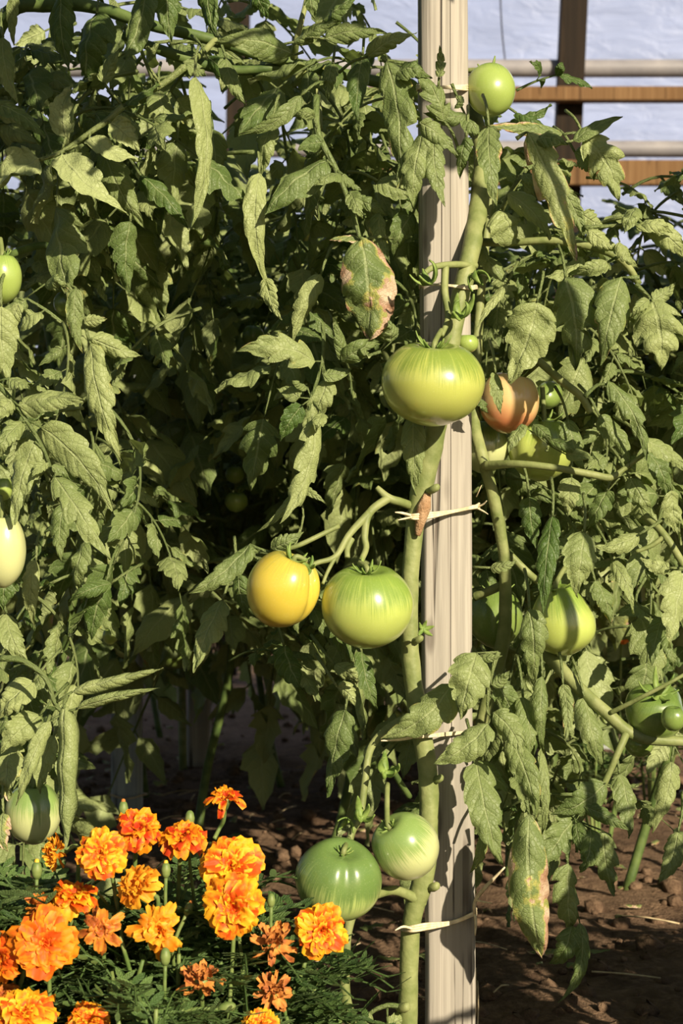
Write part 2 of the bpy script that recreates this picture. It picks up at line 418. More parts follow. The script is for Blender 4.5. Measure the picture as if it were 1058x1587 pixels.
CLEAF = [compound(s, .18+.012*(s % 4), 3, .068+.005*(s % 3), .3+.12*(s % 5)) for s in range(8)]
FLEAF = [compound(50+s, .19, 3, .066, .3+.15*s, 8) for s in range(5)]

KEEP = []   # (px, py, r px, Y): nothing random grows in front of these
_vc = {}
def add_leaf(plant, mesh, loc, az, pitch, rollz, sc, outside=False):
    if mesh.name not in _vc: _vc[mesh.name] = [v.co.copy() for v in mesh.vertices][::4]
    M = Matrix.Rotation(az, 3, 'Z') @ Matrix.Rotation(pitch, 3, 'Y') @ Matrix.Rotation(rollz, 3, 'X')
    for v in _vc[mesh.name]:
        w = Vector(loc)+M @ v*sc
        if w.y < .2: continue
        a, b = 529+w.x/w.y*F, 793.5-(w.z-HC)/w.y*F
        if outside and -12 < a < 1070 and -12 < b < 1600: return None
        if w.y > 2.4 or w.y < .8: continue
        if any(w.y < k[3] and (a-k[0])**2+(b-k[1])**2 < k[2]**2 for k in KEEP): return None
        if w.y < 1.62 and 640 < a < 745: return None
    o = bpy.data.objects.new('leaf', mesh); C.objects.link(o); o.parent = plant
    o.location = Vector(loc)-Vector(plant.location)
    o.rotation_euler = M.to_euler()
    o.scale = (sc, sc, sc); return o

# ------------------------------------------------------------------ setting: ground and greenhouse side
def soil_h(x, y):
    h = .010*noise.noise(Vector((x*3, y*3, 0)))+.010*noise.noise(Vector((x*11, y*11, 4)))+.007*abs(noise.noise(Vector((x*28, y*28, 9))))
    h += .005*noise.noise(Vector((x*70, y*70, 2)))
    return h
mb = MB(); xs = [-2.6+5.2*i/260 for i in range(261)]
ys = [.9+(3.6-.9)*i/200 for i in range(201)]+[3.6+(9-3.6)*(i/40)**1.2 for i in range(1, 41)]
mb.grid([[mb.add(Vector((x, y, soil_h(x, y))), (x, y)) for x in xs] for y in ys])
g = mb.build('ground', M_SOIL); g['kind'] = 'structure'

rnd = random.Random(5); mb = MB()
for i in range(1500):
    y = 1.35+3.0*rnd.random()**1.4; x = rnd.uniform(-.25, .25)*y*1.3
    r = rnd.choice((.003, .004, .006, .009, .013))*rnd.uniform(.7, 1.3); c = Vector((x, y, soil_h(x, y)+r*.2)); k = len(mb.v); sd = rnd.random()*50
    rows = []
    for a in range(5):
        th = pi*a/4
        rows.append([mb.add(c+Vector((sin(th)*cos(b*pi/3), sin(th)*sin(b*pi/3), cos(th)*.75))*r*(1+.5*noise.noise(Vector((a*1.3, b*1.7, sd))))) for b in range(6)])
    mb.grid(rows, True)
o = mb.build('soil_clods', M_SOIL, sm=False)
tag(o, 'loose brown soil clods scattered over the garden bed', 'soil', kind='stuff'); o.data.polygons.foreach_set('use_smooth', [True]*len(o.data.polygons))

rnd = random.Random(8); mb = MB()
for i in range(260):
    y = 1.9+2.4*rnd.random(); x = rnd.uniform(-.25, .25)*y*1.2; z = soil_h(x, y)+.006
    a = rnd.random()*6.3; d = Vector((cos(a), sin(a), rnd.uniform(-.1, .2)))
    leaflet(mb, Vector((x, y, z)), Vector((x, y, z))+d*rnd.uniform(.015, .045), rnd.uniform(.004, .012), Vector((rnd.uniform(-.5, .5), rnd.uniform(-.5, .5), 1)), teeth=4, depth=.3, burn=rnd.choice((1.9, 1.9, .3)), tone=.6, rnd=rnd, nv=8, roll=1.3)
o = mb.build('leaf_litter', M_LEAF); tag(o, 'dry fallen leaves littering the soil under the plants', 'leaf litter', kind='stuff')

FY = 8.0
mb = MB(); nx, nz = 60, 30
mb.grid([[mb.add(Vector((-5+10*i/nx, FY+.012*noise.noise(Vector((i*.5, j*.25, 0))), 5.0*j/nz)), (i/nx, j/nz)) for i in range(nx+1)] for j in range(nz+1)])
o = mb.build('wall_back', M_FILM); o['kind'] = 'structure'; o['label'] = 'milky blue plastic film wall of the greenhouse'
def rod(name, x0, x1, py, rpx, Y, mat, label, cat):
    mb = MB(); a = P(x0, py, Y); b = P(x1, py, Y)
    mb.tube([a+(b-a)*i/12+Vector((0, 0, .003*noise.noise(Vector((i*.9, py, 0))))) for i in range(13)], px2m(rpx, Y), 12, sub=2)
    return tag(mb.build(name, mat, origin=a), label, cat)
rod('roll_bar', -600, 1700, 106, 14, 5.22, M_TUBE, 'grey rolled film bar, the upper one running above the brown rail', 'roll bar')
rod('roll_bar', -600, 1700, 231, 13, 5.22, M_TUBE, 'grey rolled film bar, the lower one under the brown rail', 'roll bar')
def board(name, x0, x1, y0, y1, Y, th, mat, label, cat, kind=None):
    mb = MB(); a = P(x0, y1, Y); b = P(x1, y0, Y); c = (a+b)/2
    mb.box(c.x, Y, c.z, b.x-a.x, th, b.z-a.z); o = mb.build(name, mat, sm=False, origin=c)
    bv = o.modifiers.new('bevel', 'BEVEL'); bv.width = .004; bv.segments = 2
    return tag(o, label, cat, kind=kind)
board('timber_rail', 560, 1700, 136, 158, 5.12, .045, M_RAIL, 'orange brown timber rail crossing in front of the dark post', 'rail')
board('timber_board', 560, 1700, 249, 288, 5.12, .03, M_RAIL, 'low reddish brown timber board behind the right-hand foliage', 'board')
def gpost(xt, xb, wpx, label):
    mb = MB(); rows = []
    Y = 5.19
    for py, x in ((-400, xt+(xt-xb)*2), (200, xb), (1046, xb-18)):
        c = P(x, py, Y); w = px2m(wpx/2, Y)
        rows.append([mb.add(c+Vector((sx*w, sy*.03, 0))) for sx, sy in ((-1, -1), (1, -1), (1, 1), (-1, 1))])
    mb.grid(rows, True); mb.f.append(tuple(reversed(rows[0]))); mb.f.append(tuple(rows[-1]))
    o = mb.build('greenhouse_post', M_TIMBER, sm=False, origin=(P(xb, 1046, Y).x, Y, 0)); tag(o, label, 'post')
gpost(889, 880, 40, 'shade-toned brown timber post standing before the film, beside the top tomato')
gpost(370, 368, 34, 'shade-toned brown timber post half hidden by the upper leafy shoots')
mb = MB(); mb.tube([P(773, -60, 5.25), P(777, 40, 5.24), P(784, 108, 5.22)], .0022, 5)
tag(mb.build('hanging_wire', M_TIMBER, origin=P(773, -60, 5.25)), 'thin dark wire hanging down the film to the upper bar', 'wire')

# ------------------------------------------------------------------ stakes
def stake(name, cx, Y, w, d, zt, mat, label, lean=0.0, seed=1, n=60, cxt=None):
    rnd = random.Random(seed); mb = MB(); rows = []
    zb = -.03
    for i in range(n+1):
        z = zb+(zt-zb)*i/n; row = []
        f = z/1.0
        k = 52
        for j in range(k):
            a = 2*pi*j/k; ex = .34 if z < .62 else .34+min(.3, (z-.62)*1.2)      # squarer below, rounder above
            ca, sa = cos(a), sin(a)
            x = (abs(ca)**ex)*(1 if ca > 0 else -1)*w/2; y = (abs(sa)**ex)*(1 if sa > 0 else -1)*d/2
            q = 1+.025*noise.noise(Vector((ca*1.5, sa*1.5, z*7+seed)))+.018*noise.noise(Vector((ca*5, sa*5, z*1.5+seed*3)))
            x += lean*z+.0015*noise.noise(Vector((z*4, seed, 0)))
            row.append(mb.add(Vector((cx, Y, 0))+Vector((x*1.0 if False else x, y*q, z))+Vector(((q-1)*x, 0, 0))))
        rows.append(row)
    mb.grid(rows, True); mb.f.append(tuple(rows[-1])); mb.f.append(tuple(reversed(rows[0])))
    return tag(mb.build(name, mat, origin=(cx, Y, 0)), label, 'stake', None)
SY = 1.60
b0 = P(697, 1587, SY).x; t0_ = P(685, 0, SY).x
zB, zT = P(0, 1587, SY).z, P(0, 0, SY).z
ln = (t0_-b0)/(zT-zB)
stake('wooden_stake', b0-ln*zB, SY, .0455, .042, 1.25, M_WOOD, 'weathered grey wooden stake, the tall near one carrying the tomato vine', ln, 1, 160)
c = P(197, 1255, 2.9); stake('wooden_stake', c.x, 2.9, .049, .048, 1.15, M_WOODB, 'bluish grey wooden stake rising behind the orange marigolds', .0, 2, 30)
c = P(308, 1185, 3.45); stake('wooden_stake', c.x, 3.45, .046, .046, 1.2, M_WOOD, 'farthest grey wooden stake in the shade, with a thin cane beside it', .01, 3, 30)
mb = MB(); c = P(284, 1180, 3.4)
mb.tube([Vector((c.x, 3.4, -.02)), Vector((c.x-.005, 3.4, .4)), Vector((c.x+.004, 3.42, .9))], .008, 8)
tag(mb.build('cane', M_STEM, origin=(c.x, 3.4, 0)), 'thin pale green cane beside the farthest shaded stake', 'cane')
c = P(715, 1170, 3.6)
stake('wooden_stake', P(930, 0, 3.7).x, 3.7, .045, .045, 1.0, M_WOODB, 'grey wooden stake lost among the plants right of the vine', .0, 6, 30)

# ------------------------------------------------------------------ plants: roots as empties on the soil
def plant(px, Y, label, group=None):
    o = empty('tomato_plant', (P(px, 0, Y).x, Y, 0)); tag(o, label, 'tomato plant', group); return o
P1 = plant(632, 1.56, 'tomato vine with a thick pale stem tied to the tall grey stake')
P2 = plant(712, 1.70, 'tomato plant spreading its leaves to the right of the tall grey stake')
P3 = plant(-30, 1.62, 'tomato plant with pale drooping leaves at the left edge')
P4 = plant(-60, 1.80, 'tomato plant whose long shoots arch across above the yellow tomato')

def stem(plant, pts, rpx, name='stem', mat=None, sides=10, lumps=True, Y=None):
    mb = MB(); q = []; r = []
    for i, p in enumerate(pts):
        q.append(P(p[0], p[1], p[2])); r.append(px2m(rpx[i] if isinstance(rpx, (list, tuple)) else rpx, p[2]))
    mb.tube(q, r, sides, sub=6)
    if lumps:
        for i, v in enumerate(mb.v): mb.v[i] = v+Vector((noise.noise(v*60), noise.noise(v*60+Vector((9, 0, 0))), 0))*r[0]*.10
    return mb.build(name, mat or M_STEM, plant)

# the main vine
stem(P1, [(632, 1690, 1.56), (632, 1587, 1.555), (634, 1480, 1.553), (640, 1415, 1.55), (655, 1365, 1.55), (664, 1290, 1.552), (663, 1200, 1.553), (650, 1120, 1.555), (638, 1040, 1.556), (634, 950, 1.556), (637, 870, 1.556), (645, 800, 1.555), (655, 750, 1.552), (672, 680, 1.548), (684, 610, 1.548), (700, 520, 1.550), (718, 440, 1.555), (733, 370, 1.575), (744, 300, 1.605), (745, 220, 1.63), (716, 120, 1.66), (700, 30, 1.67), (690, -60, 1.67)],
     [15, 15, 14.5, 15, 17, 15.5, 15, 15, 14, 13.5, 13.5, 14.5, 17, 17, 16, 15, 14.5, 15, 15, 13, 10, 7, 4], sides=16)
s = stem(P1, [(662, 765, 1.543), (657, 785, 1.5425), (652, 805, 1.542), (647, 830, 1.544)], [5, 11, 9, 4], 'scar', M_SCAR, 8); s['label'] = 'brown scar on the pale stem'
def knob(plant, px, py, Y, r, label=None):
    mb = MB(); c = P(px, py, Y); rr = px2m(r, Y)
    mb.tube([c+Vector((-.004, .008, -.002)), c, c+Vector((.003, -.002, .002)), c+Vector((.0045, -.003, .0025))], [rr*.9, rr, rr*.9, rr*.4], 8, sub=2)
    o = mb.build('cut_stub', M_STEM, plant)
for a in ((672, 758, 1.535, 9), (672, 1375, 1.54, 10), (678, 1208, 1.545, 9), (647, 992, 1.545, 8), (626, 1562, 1.54, 11)): knob(P1, a[0], a[1], a[2], a[3]*.72)
# trusses of the main vine
def truss(plant, pts, r, sides=8, mat=None): return stem(plant, pts, r, 'truss', mat or M_STEM, sides)
truss(P1, [(640, 785, 1.556), (620, 778, 1.545), (602, 772, 1.54), (583, 755, 1.54)], [7, 7, 7, 4])
truss(P1, [(602, 772, 1.54), (572, 795, 1.53), (565, 830, 1.525), (567, 850, 1.52), (560, 868, 1.51), (557, 882, 1.505)], [7, 6.5, 5.5, 5, 5, 4.5])
truss(P1, [(572, 795, 1.53), (540, 830, 1.52), (520, 862, 1.51), (492, 872, 1.505), (478, 878, 1.50)], [6.5, 5.5, 4.5, 4, 3.5])
truss(P1, [(545, 835, 1.52), (538, 850, 1.515), (538, 864, 1.51)], [5, 4.5, 4.5])
truss(P1, [(520, 862, 1.51), (508, 885, 1.505), (500, 905, 1.50)], [3.5, 3, 2.5])
truss(P1, [(525, 815, 1.54), (470, 842, 1.53), (448, 850, 1.53)], [4, 4, 3.5])
truss(P1, [(655, 1400, 1.55), (628, 1385, 1.54), (605, 1380, 1.53), (580, 1388, 1.51), (560, 1398, 1.50)], [10, 8, 7.5, 7, 6])
truss(P1, [(545, 1415, 1.52), (538, 1450, 1.52), (534, 1530, 1.525), (545, 1600, 1.53), (548, 1680, 1.54)], [9, 7, 8, 10, 11])
truss(P1, [(537, 1325, 1.505), (545, 1290, 1.51), (558, 1262, 1.515), (566, 1205, 1.52), (574, 1160, 1.53), (600, 1130, 1.56), (634, 1110, 1.566)], [5, 6, 6, 6, 6, 7, 7])
truss(P1, [(606, 1190, 1.53), (618, 1210, 1.54), (634, 1235, 1.555)], [5, 5, 5], mat=M_STEMD)
truss(P1, [(738, 412, 1.56), (705, 410, 1.545), (672, 414, 1.53), (652, 428, 1.52)], [5, 5.5, 5, 4])
truss(P1, [(690, 411, 1.54), (689, 450, 1.53), (694, 490, 1.52), (684, 520, 1.505)], [6, 6, 5, 4])
def calyx(mb, c, r, n=5, seed=0, axis=Vector((0, 0, 1)), curl=1.0, wide=.20):
    rnd = random.Random(seed); ax = axis.normalized(); s = ax.cross(Vector((0, 1, .1))).normalized(); b = ax.cross(s)
    for k in range(n):
        a = 2*pi*k/n+rnd.uniform(-.3, .3); d = s*cos(a)+b*sin(a); cu = curl*rnd.uniform(.5, 1.3)
        side = ax.cross(d).normalized(); rows = []; Lr = r*rnd.uniform(.8, 1.2)
        for i in range(8):
            t = i/7; an = -.25+cu*t*1.9
            p = c+d*(Lr*(sin(an+.25)/1.9/max(.2, cu)*1.4 if False else Lr and t*cos(min(an, 1.6)*.7)))*1.0*Lr/Lr if False else c+d*Lr*t*cos(an*.6)+ax*Lr*t*sin(an*.8)
            w = Lr*wide*(sin(pi*min(1, t*.85+.12)))**.8*(1-t*.3)
            rows.append([mb.add(p-side*w, (0, t)), mb.add(p+ax*w*.25-d*w*.1, (.5, t)), mb.add(p+side*w, (1, t))])
        mb.grid(rows)
    mb.tube([c-ax*r*.03, c+ax*r*.10], [r*.16, r*.10], 8, sub=1)
def calyx_part(plant, px, py, Y, rpx, n=5, seed=0, axis=(0, 0, 1), curl=1.0):
    mb = MB(); calyx(mb, P(px, py, Y), px2m(rpx, Y), n, seed, Vector(axis), curl)
    o = mb.build('empty_calyx', M_CALYX, plant); sm = o.modifiers.new('th', 'SOLIDIFY'); sm.thickness = .0012
calyx_part(P1, 598, 1198, 1.51, 34, 5, 1, (.2, -.7, .5), 1.0)
calyx_part(P1, 560, 1268, 1.50, 30, 5, 2, (0, -.6, .6), 1.0)
calyx_part(P1, 540, 1270, 1.505, 22, 4, 3, (-.4, -.5, -.6), .6)
calyx_part(P1, 666, 440, 1.51, 34, 5, 4, (-.3, -.3, .9), 1.1)
calyx_part(P1, 735, 425, 1.53, 30, 4, 5, (.3, -.5, -.5), 1.1)
calyx_part(P1, 712, 492, 1.515, 34, 5, 6, (.1, -.6, .8), 1.2)
calyx_part(P1, 480, 880, 1.49, 24, 5, 7, (-.5, -.5, .4), .4)
calyx_part(P1, 655, 975, 1.52, 18, 5, 8, (.2, -.8, .3), .6)
# secondary stem right of the stake and its branches
stem(P2, [(712, 1600, 1.70), (716, 1350, 1.69), (745, 1130, 1.67), (778, 1000, 1.66), (783, 900, 1.64), (778, 840, 1.63), (762, 760, 1.62), (745, 700, 1.62), (735, 650, 1.64), (738, 560, 1.66), (745, 450, 1.68), (760, 300, 1.70)], [13, 12, 11, 11, 10, 9.5, 9.5, 10, 9, 8, 7, 6])
stem(P2, [(752, 722, 1.61), (800, 719, 1.58), (860, 725, 1.57), (915, 735, 1.57), (945, 740, 1.57), (965, 728, 1.57), (1003, 700, 1.57)], [8, 6, 5.5, 6, 6, 4, 3.5], 'branch', M_STEM)
stem(P2, [(735, 375, 1.62), (790, 376, 1.60), (850, 373, 1.59), (905, 380, 1.585), (960, 400, 1.58), (990, 440, 1.59)], [7, 6, 6, 6.5, 6.5, 5], 'branch', M_STEM)
stem(P2, [(838, 1005, 1.64), (858, 1025, 1.60), (900, 1070, 1.58), (940, 1105, 1.57), (972, 1133, 1.57), (1010, 1146, 1.57), (1090, 1150, 1.58)], [11, 10.5, 10, 10, 10, 9, 7], 'branch', M_STEM)
stem(P2, [(972, 1133, 1.57), (960, 1160, 1.56), (945, 1195, 1.56), (930, 1225, 1.56), (895, 1275, 1.56)], [7, 6, 5, 5, 4], 'branch', M_STEM)
stem(P2, [(945, 1105, 1.565), (985, 1085, 1.55), (1030, 1062, 1.54), (1070, 1040, 1.54)], [4, 3.5, 3, 3], 'branch', M_STEM)
stem(P2, [(782, 905, 1.65), (760, 915, 1.66), (735, 925, 1.67)], [7, 7, 7], 'branch', M_STEM)
stem(P2, [(790, 860, 1.66), (820, 890, 1.66), (840, 905, 1.67)], [6, 6, 6], 'branch', M_STEM)
stem(P2, [(835, 560, 1.63), (870, 590, 1.62), (900, 615, 1.62), (915, 640, 1.62)], [6, 6, 6, 5], 'branch', M_STEM)
stem(P2, [(835, 560, 1.63), (800, 590, 1.66), (760, 620, 1.67)], [6, 6, 5], 'branch', M_STEM)
stem(P2, [(1000, 800, 1.62), (1030, 830, 1.60), (1062, 880, 1.60)], [6, 6, 6], 'branch', M_STEM)
stem(P2, [(1030, 830, 1.60), (1010, 845, 1.60), (985, 855, 1.60)], [4, 4, 3], 'branch', M_STEM)
stem(P2, [(775, 330, 1.62), (790, 300, 1.60), (815, 262, 1.60)], [4, 4, 3.5], 'branch', M_STEM)
# left plants
stem(P3, [(-30, 1700, 1.62), (-40, 1300, 1.60), (-45, 1000, 1.58), (-40, 700, 1.56), (-45, 400, 1.56)], [12, 12, 11, 10, 8])
stem(P4, [(-60, 1620, 1.80), (-70, 900, 1.78), (-60, 300, 1.74), (0, 40, 1.70), (80, 8, 1.68), (150, 12, 1.67), (230, 38, 1.66), (330, 62, 1.66), (400, 85, 1.67), (500, 108, 1.68), (590, 128, 1.68)], [15, 14, 13, 12, 11, 10, 9, 8.5, 8, 9, 9], mat=M_STEMD)
stem(P4, [(190, 55, 1.68), (270, 85, 1.68), (350, 108, 1.68), (430, 106, 1.68), (500, 108, 1.70)], [6, 9, 8, 7, 6], 'branch', M_STEMD)
stem(P4, [(470, 110, 1.66), (490, 150, 1.64), (494, 200, 1.62)], [7, 6, 6], 'branch', M_STEM)
stem(P4, [(335, 60, 1.66), (310, 85, 1.63), (290, 100, 1.61)], [5, 5, 5], 'branch', M_STEM)
stem(P4, [(455, 90, 1.66), (460, 60, 1.64), (470, 20, 1.64), (480, -20, 1.66)], [6, 5, 4, 4], 'branch', M_STEM)
stem(P3, [(0, 600, 1.5), (-25, 590, 1.54), (-42, 620, 1.56)], [6, 6, 6], 'branch', M_STEM)
stem(P3, [(-45, 1040, 1.58), (-10, 1018, 1.53), (0, 1020, 1.52)], [7, 6, 6], 'branch', M_STEM)
stem(P3, [(105, 440, 1.6), (70, 380, 1.66), (-40, 420, 1.57)], [6, 6, 6], 'branch', M_STEMD)

